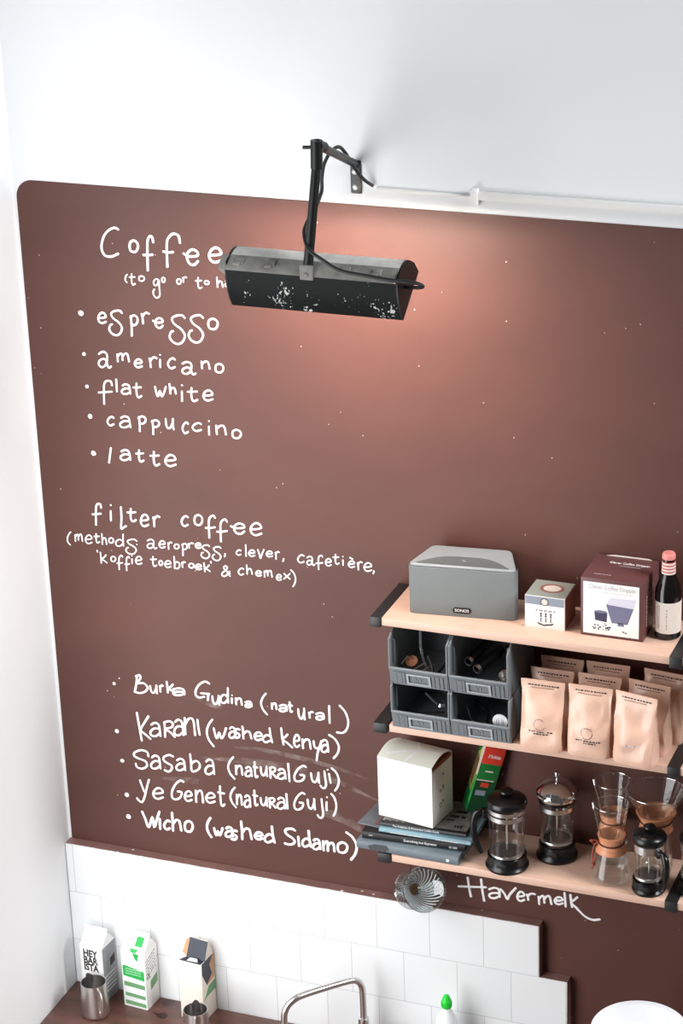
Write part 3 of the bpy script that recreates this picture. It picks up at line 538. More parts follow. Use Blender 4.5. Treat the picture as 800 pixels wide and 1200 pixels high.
def write_word(word, width, strokes):
    bm = bmesh.new()
    if word == '.':
        x, z, r = strokes
        for v in bmesh.ops.create_uvsphere(bm, u_segments=12, v_segments=8, radius=1)['verts']:
            w = 1 + 0.15 * noise.noise(v.co * 1.5 + Vector((x, z, 0)))
            v.co = Vector((x / 1e4 + v.co.x * r / 1e4 * w, -0.0022 + v.co.y * 0.0008, z / 1e4 + v.co.z * r / 1e4 * w))
        o = link('chalk_dot', bm, M['chalk'], board, 60)
        o['label'] = 'round white dot in front of a line of lettering'
        return
    for s in strokes.split(';'):
        P = [tuple(float(q) / 1e4 for q in p.split(',')) for p in s.split(' ')]
        pts = smooth_path([(x, -0.0022, z) for x, z in P], 4)
        rad = [width / 2 * (1 + 0.18 * noise.noise(Vector((p.x * 90, 3.1, p.z * 90)))) for p in pts]
        # a flat chalk ribbon with rounded ends: the tube squashed against the wall
        ext = [pts[0] + (pts[0] - pts[1]).normalized() * width * 0.3] + pts + [pts[-1] + (pts[-1] - pts[-2]).normalized() * width * 0.3]
        k0 = len(bm.verts)
        tube(bm, ext, [width * 0.22] + rad + [width * 0.22], 8)
        bm.verts.ensure_lookup_table()
        for v in bm.verts[k0:]: v.co.y = -0.0022 + (v.co.y + 0.0022) * 0.22
    o = link('chalk_lettering', bm, M['chalk'], board, 60)
    o['label'] = 'white hand lettering reading ' + word
for w in WRITING: write_word(*w)

# pale chalk smears left on the brown paint by wiping
def smear_material():
    m = bpy.data.materials.new('faint_chalk_smear'); m.use_nodes = True
    nt = m.node_tree; b = nt.nodes['Principled BSDF']; b.inputs['Base Color'].default_value = (*lin((205, 190, 182)), 1); b.inputs['Roughness'].default_value = 0.9
    tc = nt.nodes.new('ShaderNodeTexCoord'); n = nt.nodes.new('ShaderNodeTexNoise'); n.inputs['Scale'].default_value = 22; n.inputs['Detail'].default_value = 6
    nt.links.new(tc.outputs['Object'], n.inputs['Vector'])
    r = nt.nodes.new('ShaderNodeMapRange'); r.inputs[1].default_value = 0.42; r.inputs[2].default_value = 0.8; r.inputs[3].default_value = 0.0; r.inputs[4].default_value = 0.42
    nt.links.new(n.outputs[0], r.inputs[0]); nt.links.new(r.outputs[0], b.inputs['Alpha'])
    return m
M['smear'] = smear_material()
SMEARS = [([(0.43, 1.70), (0.60, 1.712), (0.78, 1.70), (0.93, 1.655)], 0.011),
          ([(0.50, 1.745), (0.62, 1.752), (0.78, 1.738), (0.92, 1.712)], 0.006),
          ([(0.30, 1.618), (0.42, 1.625), (0.52, 1.60)], 0.008),
          ([(0.72, 1.60), (0.83, 1.585), (0.90, 1.545)], 0.014),
          ([(0.42, 1.88), (0.5, 1.86)], 0.012)]
def smear(bm, P, w):
    pts = smooth_path([(x, -0.0018, z) for x, z in P], 8) if len(P) > 2 else [Vector((P[0][0] + (P[1][0] - P[0][0]) * k / 8, -0.0018, P[0][1] + (P[1][1] - P[0][1]) * k / 8)) for k in range(9)]
    L = len(pts); prev = None
    for i, p in enumerate(pts):
        ww = w * math.sin(math.pi * (i + 0.5) / L) + 0.001
        cur = [bm.verts.new((p.x, p.y, p.z + s * ww)) for s in (-1, 1)]
        if prev: bm.faces.new((prev[0], cur[0], cur[1], prev[1]))
        prev = cur
for P, w in SMEARS: part('chalk_smear', M['smear'], board, lambda bm: smear(bm, P, w))

# ------------------------------------------------------------------ conduit along the top of the wall
cd = thing('wall_conduit', 'thin white cable conduit running along the white wall above the board', 'conduit', (1.21, 0, 3.28))
part('conduit_pipe', M['conduit'], cd, lambda bm: tube(bm, [(-0.24, -0.004, 0.003), (0.0, -0.004, 0.0)], 0.0045, 10))
part('conduit_channel', M['conduit'], cd, lambda bm: box(bm, 0.006, 1.9, -0.013, 0, -0.005, 0.015, 0.003))
part('junction_clip', M['conduit'], cd, lambda bm: (box(bm, -0.008, 0.010, -0.016, 0, -0.018, 0.022, 0.003), tube(bm, [(0.001, -0.016, 0.016), (0.001, -0.019, 0.016)], 0.006, 12)))

# ------------------------------------------------------------------ picture lamp on its bracket
lamp = thing('wall_lamp', 'worn black trough lamp hanging from a bracket in front of the menu board', 'lamp', (0.92, 0, 3.31))
LO = Vector((0.92, 0, 3.31))
def lp(x, y, z): return Vector((x, y, z)) - LO
pl = part('wall_plate', M['black_steel'], lamp, lambda bm: box(bm, -0.0135, 0.0135, -0.005, 0, -0.042, 0.038, 0.003))
part('screw', M['screw'], pl, lambda bm: lathe(bm, [(0, 0.0035), (0.004, 0.0032), (0.0072, 0.0012), (0.0074, 0)], 20, frame((-0.001, -0.005, -0.026), (1, 0, 0), (0, 0, 1))))
part('screw', M['screw'], pl, lambda bm: lathe(bm, [(0, 0.0035), (0.004, 0.0032), (0.0068, 0.0012), (0.007, 0)], 20, frame((-0.002, -0.005, 0.010), (1, 0, 0), (0, 0, 1))))
TIP = (0.975, -0.36, 3.477); FOOT = (0.958, -0.404, 3.214)
part('arm', M['lamp_plain'], lamp, lambda bm: tube(bm, [lp(0.92, -0.002, 3.338), lp(*TIP)], 0.0095, 14))
def joint(bm):
    t = lp(*TIP)
    tube(bm, [t + Vector((0, 0.03, -0.012)), t + Vector((0, -0.008, 0.003))], 0.0125, 14)
    tube(bm, [t + Vector((-0.034, -0.004, -0.006)), t + Vector((0.014, -0.004, -0.002))], 0.004, 10)
    tube(bm, [t + Vector((-0.002, -0.004, 0.012)), t + Vector((-0.003, -0.006, -0.05))], 0.0135, 14)
part('joint', M['lamp_plain'], lamp, joint)
def rod(bm):
    a, b = lp(*TIP), lp(*FOOT)
    tube(bm, [a, a.lerp(b, 0.9), b], [0.0105, 0.011, 0.0115], 14)
part('rod', M['lamp_plain'], lamp, rod)
X0, X1 = 0.764, 1.166
# section of the hood in (y, z)
Ft, Bt, T1, T2, K = (-0.414, 3.195), (-0.383, 3.103), (-0.384, 3.222), (-0.335, 3.226), (-0.278, 3.183)
def strip(bm, sec, x0, x1, th=0.0016):
    """bent sheet of the section polyline between x0 and x1"""
    sec = [Vector((0, y, z)) for y, z in sec]
    inner = []
    for i, p in enumerate(sec):
        a = sec[max(i - 1, 0)]; b = sec[min(i + 1, len(sec) - 1)]
        t = (b - a).normalized(); n = Vector((0, t.z, -t.y))
        inner.append(p + n * th)
    A = [[bm.verts.new(Vector((x, p.y, p.z)) - LO) for p in sec] for x in (x0, x1)]
    B = [[bm.verts.new(Vector((x, p.y, p.z)) - LO) for p in inner] for x in (x0, x1)]
    n = len(sec)
    for i in range(n - 1):
        bm.faces.new((A[0][i], A[1][i], A[1][i + 1], A[0][i + 1]))
        bm.faces.new((B[0][i], B[0][i + 1], B[1][i + 1], B[1][i]))
    for k in (0, 1):
        for i in range(n - 1): bm.faces.new((A[k][i], A[k][i + 1], B[k][i + 1], B[k][i]))
    for i in (0, n - 1): bm.faces.new((A[0][i], B[0][i], B[1][i], A[1][i]))
front_sec = [Vector((0, y, z)) for y, z in (Bt, (-0.396, 3.122), (-0.4075, 3.150), (-0.4135, 3.175), Ft)]
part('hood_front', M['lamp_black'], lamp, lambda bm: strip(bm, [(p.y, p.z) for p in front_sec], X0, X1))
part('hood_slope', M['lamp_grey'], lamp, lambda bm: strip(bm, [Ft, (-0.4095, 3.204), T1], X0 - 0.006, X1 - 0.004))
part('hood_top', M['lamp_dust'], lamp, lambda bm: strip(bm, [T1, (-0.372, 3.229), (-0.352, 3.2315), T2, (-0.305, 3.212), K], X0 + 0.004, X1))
CAPSEC = [Bt, (-0.396, 3.122), (-0.4075, 3.150), (-0.4135, 3.175), Ft, (-0.404, 3.212), T1, (-0.372, 3.229), (-0.352, 3.2315), T2, (-0.305, 3.212), K]
part('end_cap', M['lamp_plain'], lamp, lambda bm: prism(bm, [(y, z - LO.z) for y, z in CAPSEC], X1 - LO.x - 0.001, X1 - LO.x + 0.004, 'x'))
part('end_cap', M['lamp_plain'], lamp, lambda bm: prism(bm, [(y, z - LO.z) for y, z in CAPSEC], X0 - LO.x - 0.003, X0 - LO.x + 0.001, 'x'))
part('end_tab', M['lamp_grey'], lamp, lambda bm: (prism(bm, [(-0.4145, 3.196 - LO.z), (-0.4085, 3.207 - LO.z), (-0.386, 3.2225 - LO.z), (-0.383, 3.220 - LO.z), (-0.405, 3.205 - LO.z), (-0.4115, 3.194 - LO.z)], X0 - LO.x - 0.018, X0 - LO.x - 0.002, 'x'),
     prism(bm, [(X0 - LO.x - 0.018, 3.196 - LO.z), (X0 - LO.x - 0.002, 3.196 - LO.z), (X0 - LO.x - 0.002, 3.183 - LO.z)], -0.4145, -0.4125, 'y')), label='grey dusty end tab')
for i, x in enumerate((0.792, 0.868, 1.045, 1.118)):
    mxc = frame((x - LO.x, -0.3985, 3.211 - LO.z), (1, 0, 0), Vector((0, 0.0265, 0.019)))
    part('clip', M['lamp_grey'], lamp, lambda bm: (box(bm, -0.010, 0.010, -0.007, 0.010, 0.0, 0.0045, 0.0012, 2, mxc), box(bm, -0.012, 0.004, -0.012, -0.005, 0.0015, 0.0065, 0.001, 2, mxc)))
part('foot_plate', M['lamp_grey'], lamp, lambda bm: (box(bm, 0.958 - LO.x - 0.016, 0.958 - LO.x + 0.016, -0.4175, -0.411, 3.187 - LO.z, 3.222 - LO.z, 0.003),
     lathe(bm, [(0, 0.004), (0.005, 0.003), (0.006, 0)], 16, frame((0.957 - LO.x, -0.4175, 3.199 - LO.z), (1, 0, 0), (0, 0, 1)))))
part('reflector', M['lamp_white'], lamp, lambda bm: strip(bm, [(-0.386, 3.112), (-0.400, 3.140), (-0.4085, 3.165), (-0.408, 3.19), (-0.38, 3.214), (-0.35, 3.222), (-0.31, 3.204), (-0.288, 3.186)], X0 + 0.008, X1 - 0.006, 0.001))
part('lamp_tube', M['tube_glow'], lamp, lambda bm: tube(bm, [lp(X0 + 0.03, -0.352, 3.172), lp(X1 - 0.03, -0.352, 3.172)], 0.010, 14), label='warm glowing tube inside the hood')
def cable(bm):
    P = [lp(*q) for q in ((0.963, -0.006, 3.290), (0.944, -0.02, 3.310), (0.932, -0.05, 3.348), (0.929, -0.09, 3.3895), (0.929, -0.13, 3.412), (0.925, -0.17, 3.408), (0.930, -0.22, 3.395), (0.944, -0.27, 3.379),
         (0.966, -0.33, 3.363), (0.958, -0.358, 3.328), (0.942, -0.366, 3.299), (0.944, -0.386, 3.28), (0.966, -0.414, 3.258), (1.000, -0.424, 3.240), (1.042, -0.424, 3.219), (1.10, -0.421, 3.211), (1.15, -0.418, 3.205),
         (1.19, -0.414, 3.203), (1.214, -0.408, 3.199), (1.223, -0.400, 3.191), (1.212, -0.388, 3.183), (1.188, -0.376, 3.178), (1.168, -0.372, 3.177))]
    tube(bm, smooth_path(P, 6), 0.0042, 10)
part('cable', M['rubber'], lamp, cable)

# ------------------------------------------------------------------ shelves
Z1, Z2, Z3, ZC = 2.281, 1.995, 1.629, 0.94
SH = [('shelf', 'topmost wooden wall shelf, carrying the speaker, the two square boxes and the bottle', Z1, 1.026),
      ('shelf', 'middle wooden wall shelf under the plastic bins and the coffee bags', Z2, 1.038),
      ('shelf', 'lowest wooden wall shelf under the books and the glass coffee makers', Z3, 1.034)]
for nm, lb, z, x0 in SH:
    s = thing(nm, lb, 'shelf', (x0, 0, z), 0, 'wooden shelves on steel brackets')
    part('board', M['wood'], s, lambda bm: box(bm, 0, 1.0, -0.2, -0.002, -0.02, 0, 0.0015))
    part('bracket', M['black_steel'], s, lambda bm: box(bm, 0.998 - x0, 1.0245 - x0 if x0 < 1.03 else 1.0325 - x0, -0.204, 0, -0.025, 0.0015, 0.0015), label='black steel end bracket')
    part('bracket', M['black_steel'], s, lambda bm: (box(bm, 1.733 - x0, 1.764 - x0, -0.2035, -0.2, -0.027, 0.001, 0.001), box(bm, 1.733 - x0, 1.764 - x0, -0.2, 0, -0.027, -0.02),
          box(bm, 1.733 - x0, 1.764 - x0, -0.2, -0.001, -0.0002, 0.0008)), label='black steel strap bracket around the board')

# ------------------------------------------------------------------ counter
ct = thing('counter', 'dark brown wooden counter below the white tiles', 'counter', (0.013, -0.031, 0))
part('worktop', M['counter'], ct, lambda bm: box(bm, 0, 3.0, -0.72, 0, ZC - 0.04, ZC, 0.003))
part('stain', M['counter_stain'], ct, lambda bm: plate(bm, TOP(0.298, -0.082, ZC), [(p.x, p.y) for p in smooth_path([(-0.03, 0.012, 0), (-0.012, 0.006, 0), (0.006, 0.014, 0), (0.02, 0.004, 0), (0.014, -0.012, 0), (-0.004, -0.01, 0), (-0.012, -0.003, 0)], 5, True)], 0.0004), label='dark wet stain')
part('cabinet_front', M['white_paint'], ct, lambda bm: box(bm, 0.0, 3.0, -0.66, -0.01, 0.0, ZC - 0.04))

# ------------------------------------------------------------------ speaker
sp = thing('speaker', 'dark grey wireless speaker at the end of the topmost shelf', 'speaker', (1.2095, -0.138, Z1), math.radians(6.6))
def sp_poly(wf, wb, y0, y1, r):
    pts = []
    def corner(cx, cy, a0, a1, rr, n=6):
        for k in range(n + 1):
            a = math.radians(a0 + (a1 - a0) * k / n); pts.append((cx + rr * math.cos(a), cy + rr * math.sin(a)))
    corner(-wf / 2 + r, y0 + r, 180, 270, r); corner(wf / 2 - r, y0 + r, 270, 360, r)
    corner(wb / 2 - 0.02, y1 - 0.02, 10, 90, 0.02); corner(-wb / 2 + 0.02, y1 - 0.02, 90, 170, 0.02)
    return pts
part('body', M['speaker_body'], sp, lambda bm: prism(bm, sp_poly(0.258, 0.206, 0.004, 0.122, 0.012), 0.002, 0.130, 'z', None, 0.006))
def grille(bm):
    P = [(-0.1305, 0.03), (-0.1312, 0.012), (-0.128, 0.003), (-0.118, -0.001), (0.118, -0.001), (0.128, 0.003), (0.1312, 0.012), (0.1305, 0.03)]
    Q = [(x * 0.985, y + 0.004) for x, y in P]
    prism(bm, P + list(reversed(Q)), 0.0, 0.124, 'z', None, 0.0015)
part('grille', M['speaker_cloth'], sp, grille)
def topinset(bm):
    up = [(-0.112, 0.012), (-0.06, 0.052), (0.0, 0.060), (0.06, 0.052), (0.112, 0.012)]
    pts = [(p.x, p.y) for p in smooth_path([(x, y, 0) for x, y in up], 6)]
    prism(bm, [(0.112, 0.008), (-0.112, 0.008)] + pts, 0.1295, 0.1308, 'z')
tp = part('control_panel', M['speaker_top'], sp, topinset)
part('button', M['grey_print'], tp, lambda bm: (box(bm, -0.004, 0.004, 0.032, 0.036, 0.1305, 0.1318, 0.0006), box(bm, -0.0008, 0.009, 0.038, 0.0405, 0.1305, 0.1315, 0.0004, mx=RZ(0.25))))
bd = part('badge', M['blackplastic'], sp, lambda bm: prism(bm, rounded_rect(0.045, 0.0145, 0.0072, 6), -0.0018, 0.0, 'z', frame((0.0, -0.0012, 0.0175), (-1, 0, 0), (0, 0, 1)), 0.0))
lettering('badge_lettering', 'SONOS', 0.0105, M['white_print'], bd, FRONT(0, -0.0032, 0.0175))

# ------------------------------------------------------------------ small box
sb = thing('small_box', 'small white box with a grey green lid beside the speaker', 'box', (1.4165, -0.143, Z1), 0)
W_, D_, H_ = 0.097, 0.092, 0.083
def sb_body(bm): box(bm, -W_ / 2, W_ / 2, 0, D_, 0, H_, 0.0012)
part('carton', M['card_white'], sb, sb_body)
part('side_panel', M['card_kraft'], sb, lambda bm: plate(bm, SIDE(W_ / 2, D_ / 2, H_ / 2), [(-D_ / 2 + 0.004, -H_ / 2 + 0.002), (D_ / 2 - 0.002, -H_ / 2 + 0.002), (D_ / 2 - 0.002, H_ / 2 - 0.002), (-D_ / 2 + 0.004, H_ / 2 - 0.002)]), label='brown side of the small box')
tpn = part('top_panel', M['card_greygreen'], sb, lambda bm: plate(bm, TOP(0, D_ / 2, H_), [(-W_ / 2 + 0.001, -D_ / 2 + 0.001), (W_ / 2 - 0.001, -D_ / 2 + 0.001), (W_ / 2 - 0.001, D_ / 2 - 0.001), (-W_ / 2 + 0.001, D_ / 2 - 0.001)]))
part('emblem', M['red_print'], tpn, lambda bm: ring2d(bm, 0.029, 0.024, 0.006, TOP(0.004, D_ / 2 + 0.004, H_), 0.0003, 0.0009))
part('emblem_centre', M['label_cream'], tpn, lambda bm: plate(bm, TOP(0.004, D_ / 2 + 0.004, H_ + 0.0004), ellipse(0.021, 0.017)))
bnd = part('band', M['card_bluegrey'], sb, lambda bm: plate(bm, FRONT(0, 0, H_), [(-W_ / 2 + 0.001, -0.022), (W_ / 2 - 0.001, -0.022), (W_ / 2 - 0.001, -0.001), (-W_ / 2 + 0.001, -0.001)]))
part('medallion', M['label_cream'], bnd, lambda bm: plate(bm, FRONT(0.0, -0.0004, H_ - 0.013), ellipse(0.0085, 0.0085), 0.0004))
part('medallion_ring', M['print_dark'], bnd, lambda bm: ring2d(bm, 0.0098, 0.0098, 0.0018, FRONT(0.0, -0.0004, H_ - 0.013), 0, 0.0008))
def sb_print(bm):
    mx = FRONT(0, 0, 0)
    dashes(bm, mx, [(-0.022, 0.026, 0.047, 0.0045)], 1)
part('faint_print', M['grey_print'], sb, sb_print)
def sb_icons(bm):
    mx = FRONT(0.003, 0, 0)
    for x in (-0.012, 0.0, 0.012):
        plate(bm, mx, [(x - 0.003, 0.031), (x + 0.003, 0.031), (x + 0.001, 0.036), (x + 0.0035, 0.041), (x - 0.0035, 0.041), (x - 0.001, 0.036)])
        plate(bm, mx, [(x - 0.0012, 0.018), (x + 0.0012, 0.018), (x + 0.0012, 0.029), (x - 0.0012, 0.029)])
    rnd = random.Random(4)
    for k in range(11):
        x = -0.018 + k * 0.0034; z = 0.010 + 0.00035 * (k - 5) ** 2 * 0.5 + rnd.uniform(-0.001, 0.001)
        plate(bm, mx, ellipse(0.0026, 0.0019, 8, x, z))
part('icon_print', M['print_dark'], sb, sb_icons)

# ------------------------------------------------------------------ dripper box
db = thing('dripper_box', 'maroon box with a white picture front of a coffee dripper', 'box', (1.5805, -0.1455, Z1), 0)
W_, D_, H_ = 0.151, 0.138, 0.149
part('carton', M['card_maroon'], db, lambda bm: box(bm, -W_ / 2, W_ / 2, 0, D_, 0, H_, 0.0014))
part('lid_flap', M['label_cream'], db, lambda bm: prism(bm, [(-0.05, -0.004), (0.06, -0.004), (0.05, 0.0012), (-0.03, 0.0016)], H_ - 0.0002, H_ + 0.0014, 'z', T(0, D_, 0)), label='white edge of the lid flap')
fp = part('front_panel', M['card_white'], db, lambda bm: plate(bm, FRONT(-0.002, 0, H_ / 2 - 0.001), [(-0.067, -0.0665), (0.067, -0.0665), (0.067, 0.0655), (-0.067, 0.0655)]))
lettering('title_lettering', 'Clever Coffee Dripper', 0.0155, M['light_grey_print'], fp, FRONT(0.001, -0.0005, 0.128), squeeze=0.80)
part('subtitle_print', M['lilac_print'], fp, lambda bm: dashes(bm, FRONT(0, -0.0004, 0.1155), [(-0.03, 0.052, 0, 0.0022)], 9))
part('dripper_picture', M['bluegrey_print'], fp, lambda bm: (plate(bm, FRONT(0.016, -0.0004, 0.060), [(-0.016, -0.020), (0.022, -0.020), (0.036, 0.022), (-0.030, 0.026)]), plate(bm, FRONT(0.018, -0.0004, 0.06), [(-0.004, -0.026), (0.012, -0.026), (0.010, -0.018), (-0.003, -0.018)])))
part('dripper_picture_top', M['lilac_print'], fp, lambda bm: plate(bm, FRONT(0.016, -0.0004, 0.060), [(-0.030, 0.026), (0.036, 0.022), (0.042, 0.046), (-0.020, 0.044)]))
part('cup_picture', M['navy_print'], fp, lambda bm: plate(bm, FRONT(-0.025, -0.0005, 0.054), [(-0.015, -0.011), (0.013, -0.014), (0.014, 0.010), (-0.017, 0.012)]))
part('cup_picture_top', M['bluegrey_print'], fp, lambda bm: plate(bm, FRONT(-0.026, -0.0006, 0.0655), ellipse(0.0145, 0.0035)))
def beans(bm):
    rnd = random.Random(8)
    for k in range(26):
        x = rnd.gauss(-0.022, 0.014); z = rnd.gauss(0.024, 0.0045)
        if abs(x) < 0.06 and z > 0.012: plate(bm, FRONT(0, -0.0004, 0), ellipse(rnd.uniform(0.0014, 0.0028), rnd.uniform(0.0012, 0.002), 8, x, z))
    for x, z in ((0.028, 0.02), (0.034, 0.018)): plate(bm, FRONT(0, -0.0004, 0), ellipse(0.003, 0.0016, 8, x, z))
part('bean_picture', M['navy_print'], fp, beans)
lettering('top_lettering', 'Clever Coffee Dripper', 0.0135, M['white_print'], db, TOP(0.016, 0.098, H_ + 0.0004), squeeze=0.78)
part('top_print', M['lilac_print'], db, lambda bm: dashes(bm, TOP(0.0, 0, H_), [(-0.005, 0.045, 0.084, 0.0018), (-0.05, -0.01, 0.026, 0.0018)], 5))
def side_lines(bm):
    for k in range(4):
        dashes(bm, frame((W_ / 2, 0.030 + k * 0.017, 0.028 + 0.004 * k), (0, 0, 1), (0, -1, 0)), [(0, 0.078, 0, 0.004)], 30 + k)
part('side_print', M['label_cream'], db, side_lines)

# ------------------------------------------------------------------ beer bottle
bt = thing('bottle', 'dark glass bottle with a pink cap at the end of the topmost shelf', 'bottle', (1.7005, -0.092, Z1))
part('glass_body', M['bottle_glass'], bt, lambda bm: lathe(bm, [(0, 0), (0.027, 0), (0.0305, 0.004), (0.031, 0.012), (0.031, 0.112), (0.0295, 0.124), (0.024, 0.140), (0.018, 0.154), (0.0148, 0.168), (0.0135, 0.205), (0.0125, 0.208), (0, 0.208)], 40))
part('cap', M['cap_pink'], bt, lambda bm: lathe(bm, [(0.0152, 0.198), (0.0158, 0.2), (0.0155, 0.208), (0.013, 0.2125), (0, 0.2135)], 40))
part('paper_label', M['label_cream'], bt, lambda bm: lathe(bm, [(0.0309, 0.018), (0.0314, 0.0182), (0.0314, 0.096), (0.0309, 0.0962)], 40), label='cream paper label')
nl = part('neck_label', M['stripe_red'], bt, lambda bm: lathe(bm, [(0.0147, 0.160), (0.0162, 0.1602), (0.0152, 0.1915), (0.0137, 0.1917)], 36))
part('neck_stripes', M['label_cream'], nl, lambda bm: [lathe(bm, [(0.0157 - 0.00022 * k, 0.162 + k * 0.0078), (0.0166 - 0.00024 * k, 0.1622 + k * 0.0078), (0.01645 - 0.00024 * k, 0.1662 + k * 0.0078), (0.0156 - 0.00022 * k, 0.1664 + k * 0.0078)], 36) for k in range(4)])
def blabel(bm):
    rnd = random.Random(12)
    for col, a in enumerate((-2.15, -2.02, -1.42)):
        z = 0.03
        while z < (0.088 if col < 2 else 0.078):
            h = rnd.uniform(0.002, 0.005)
            c = math.cos(a); s = math.sin(a)
            plate(bm, frame((0.0315 * c, 0.0315 * s, z), (-s, c, 0), (0, 0, 1)), [(-0.0009, 0), (0.0009, 0), (0.0009, h), (-0.0009, h)], 0.0003)
            z += h + rnd.uniform(0.001, 0.002) * (1 if col < 2 else 3)
part('label_print', M['print_brown'], bt, blabel)

# ------------------------------------------------------------------ stacking bins
def make_bin(name, label, loc, h):
    t = thing(name, label, 'bin', loc, 0, 'plastic bins on the middle shelf')
    w = 0.150; th = 0.0028
    sec = [(-0.202, 0.0), (-0.2125, 0.045), (-0.2125, 0.122 if h > 0.13 else h - 0.003), (-0.168 if h > 0.13 else -0.208, h), (-0.008, h), (-0.008, 0.0)]
    def body(bm):
        for s in (-1, 1):
            x0, x1 = (-w / 2, -w / 2 + th) if s < 0 else (w / 2 - th, w / 2)
            prism(bm, sec, x0, x1, 'x')
            # rim bead round the open edge
            P = [(s * (w / 2 - 0.002), y, z) for y, z in sec[1:5]]
            tube(bm, P, 0.0028, 8)
            # stiffening pilaster just inside the opening
            box(bm, s * (w / 2 - th) - (0.0075 if s > 0 else 0), s * (w / 2 - th) + (0.0075 if s < 0 else 0), -0.196, -0.193, 0.05, min(h - 0.012, 0.112))
        box(bm, -w / 2, w / 2, -0.205, -0.008, 0, 0.003)
        box(bm, -w / 2, w / 2, -0.011, -0.008, 0, h)
        # sloping front with ribs
        mx = frame((0, -0.2035, 0.0), (1, 0, 0), Vector((0, -0.0105, 0.045)))
        L = 0.0462
        prism(bm, [(-w / 2 + 0.004, 0), (w / 2 - 0.004, 0), (w / 2, L), (-w / 2, L)], -0.0028, 0, 'z', mx)
        for x0, x1 in ((-0.062, -0.056), (-0.054, -0.043), (-0.041, -0.035), (0.034, 0.040), (0.043, 0.052), (0.055, 0.062)):
            box(bm, x0, x1, 0.004, L - 0.008, -0.0005, 0.0022, 0.0006, 1, mx)
        tube(bm, [(-w / 2 + 0.001, -0.2132, 0.0455), (w / 2 - 0.001, -0.2132, 0.0455)], 0.0035, 8)
    part('tub', M['bin'], t, body)
    mx = frame((0, -0.2035, 0.0), (1, 0, 0), Vector((0, -0.0105, 0.045)))
    def holder(bm):
        for x0, x1, y0, y1 in ((-0.030, 0.030, 0.007, 0.010), (-0.030, 0.030, 0.033, 0.036), (-0.030, -0.026, 0.010, 0.033), (0.026, 0.030, 0.010, 0.033)):
            box(bm, x0, x1, y0, y1, 0, 0.004, 0.0008, 1, mx)
    lh = part('label_holder', M['bin_label'], t, holder)
    def emb(bm):
        pts = [(-0.009, 0.027), (-0.004, 0.017), (0.000, 0.027)]
        tube(bm, [(x, y, 0.0008) for x, y in pts], 0.0011, 6, mx=mx)
        tube(bm, [(0.004, 0.026, 0.0008), (0.004, 0.016, 0.0008)], 0.0012, 6, mx=mx)
    part('embossed_mark', M['bin_label'], lh, emb)
    return t
bz = Z2 + 0.0005
make_bin('storage_bin', 'grey plastic bin at the bottom of the stack, holding a steel ball tool', (1.1245, 0, bz), 0.1165)
make_bin('storage_bin', 'grey plastic bin at the bottom of the stack, holding a round white tag', (1.2765, 0, bz), 0.1165)
make_bin('storage_bin', 'grey plastic bin on top of the stack, holding a clear glass spoon', (1.1215, 0, bz + 0.1172), 0.1440)
make_bin('storage_bin', 'grey plastic bin on top of the stack, holding black tubes with metal rings', (1.2735, 0, bz + 0.1172), 0.1440)

# what lies in the bins
def ring_tube(name, label, loc, rot, r, L, group=None):
    t = thing(name, label, 'tube', loc, 0, group, rot)
    part('barrel', M['blackplastic'], t, lambda bm: lathe(bm, [(r * 0.8, 0.006), (r * 0.8, L), (0, L + 0.004)] if False else [(r * 0.72, 0.004), (r * 0.95, 0.0), (r, 0.004), (r, L), (r * 0.8, L + 0.006), (0, L + 0.008)], 28))
    part('metal_ring', M['steel'], t, lambda bm: lathe(bm, [(r * 1.02, 0.001), (r * 1.04, 0.006), (r * 0.98, 0.0065), (r * 0.74, 0.0015), (r * 0.72, -0.002), (r * 0.95, -0.003)], 28, None, True))
    return t
bu = bz + 0.1172
ring_tube('black_tube', 'black tube with a steel ring, higher of the two in the upper bin', (1.228, -0.150, bu + 0.058), (math.radians(-80), 0, math.radians(-14)), 0.0115, 0.09, 'black tubes in the upper bin')
ring_tube('black_tube', 'black tube with a steel ring, lower of the two in the upper bin', (1.252, -0.160, bu + 0.046), (math.radians(-78), 0, math.radians(-24)), 0.0115, 0.09, 'black tubes in the upper bin')
t = thing('steel_cup', 'small steel cup at the bin corner beside the black tubes', 'cup', (1.326, -0.165, bu + 0.030), 0, None, (math.radians(25), 0, 0))
part('cup_body', M['steel'], t, lambda bm: lathe(bm, [(0, 0), (0.011, 0), (0.014, 0.022), (0.0132, 0.022), (0.0105, 0.002), (0, 0.002)], 28))
part('cup_foot', M['blackplastic'], t, lambda bm: lathe(bm, [(0, -0.003), (0.012, -0.003), (0.012, 0), (0, 0)], 28))
t = thing('tamper', 'black and steel tamper at the back of the upper bin', 'tamper', (1.312, -0.085, bu + 0.006), 0, None, (0, 0, 0))
part('grip', M['blackplastic'], t, lambda bm: lathe(bm, [(0, 0.078), (0.012, 0.075), (0.015, 0.066), (0.010, 0.05), (0.009, 0.025), (0.013, 0.016), (0, 0.016)], 28))
part('plunger_base', M['steel'], t, lambda bm: lathe(bm, [(0, 0), (0.024, 0), (0.024, 0.012), (0.010, 0.018), (0, 0.018)], 32))
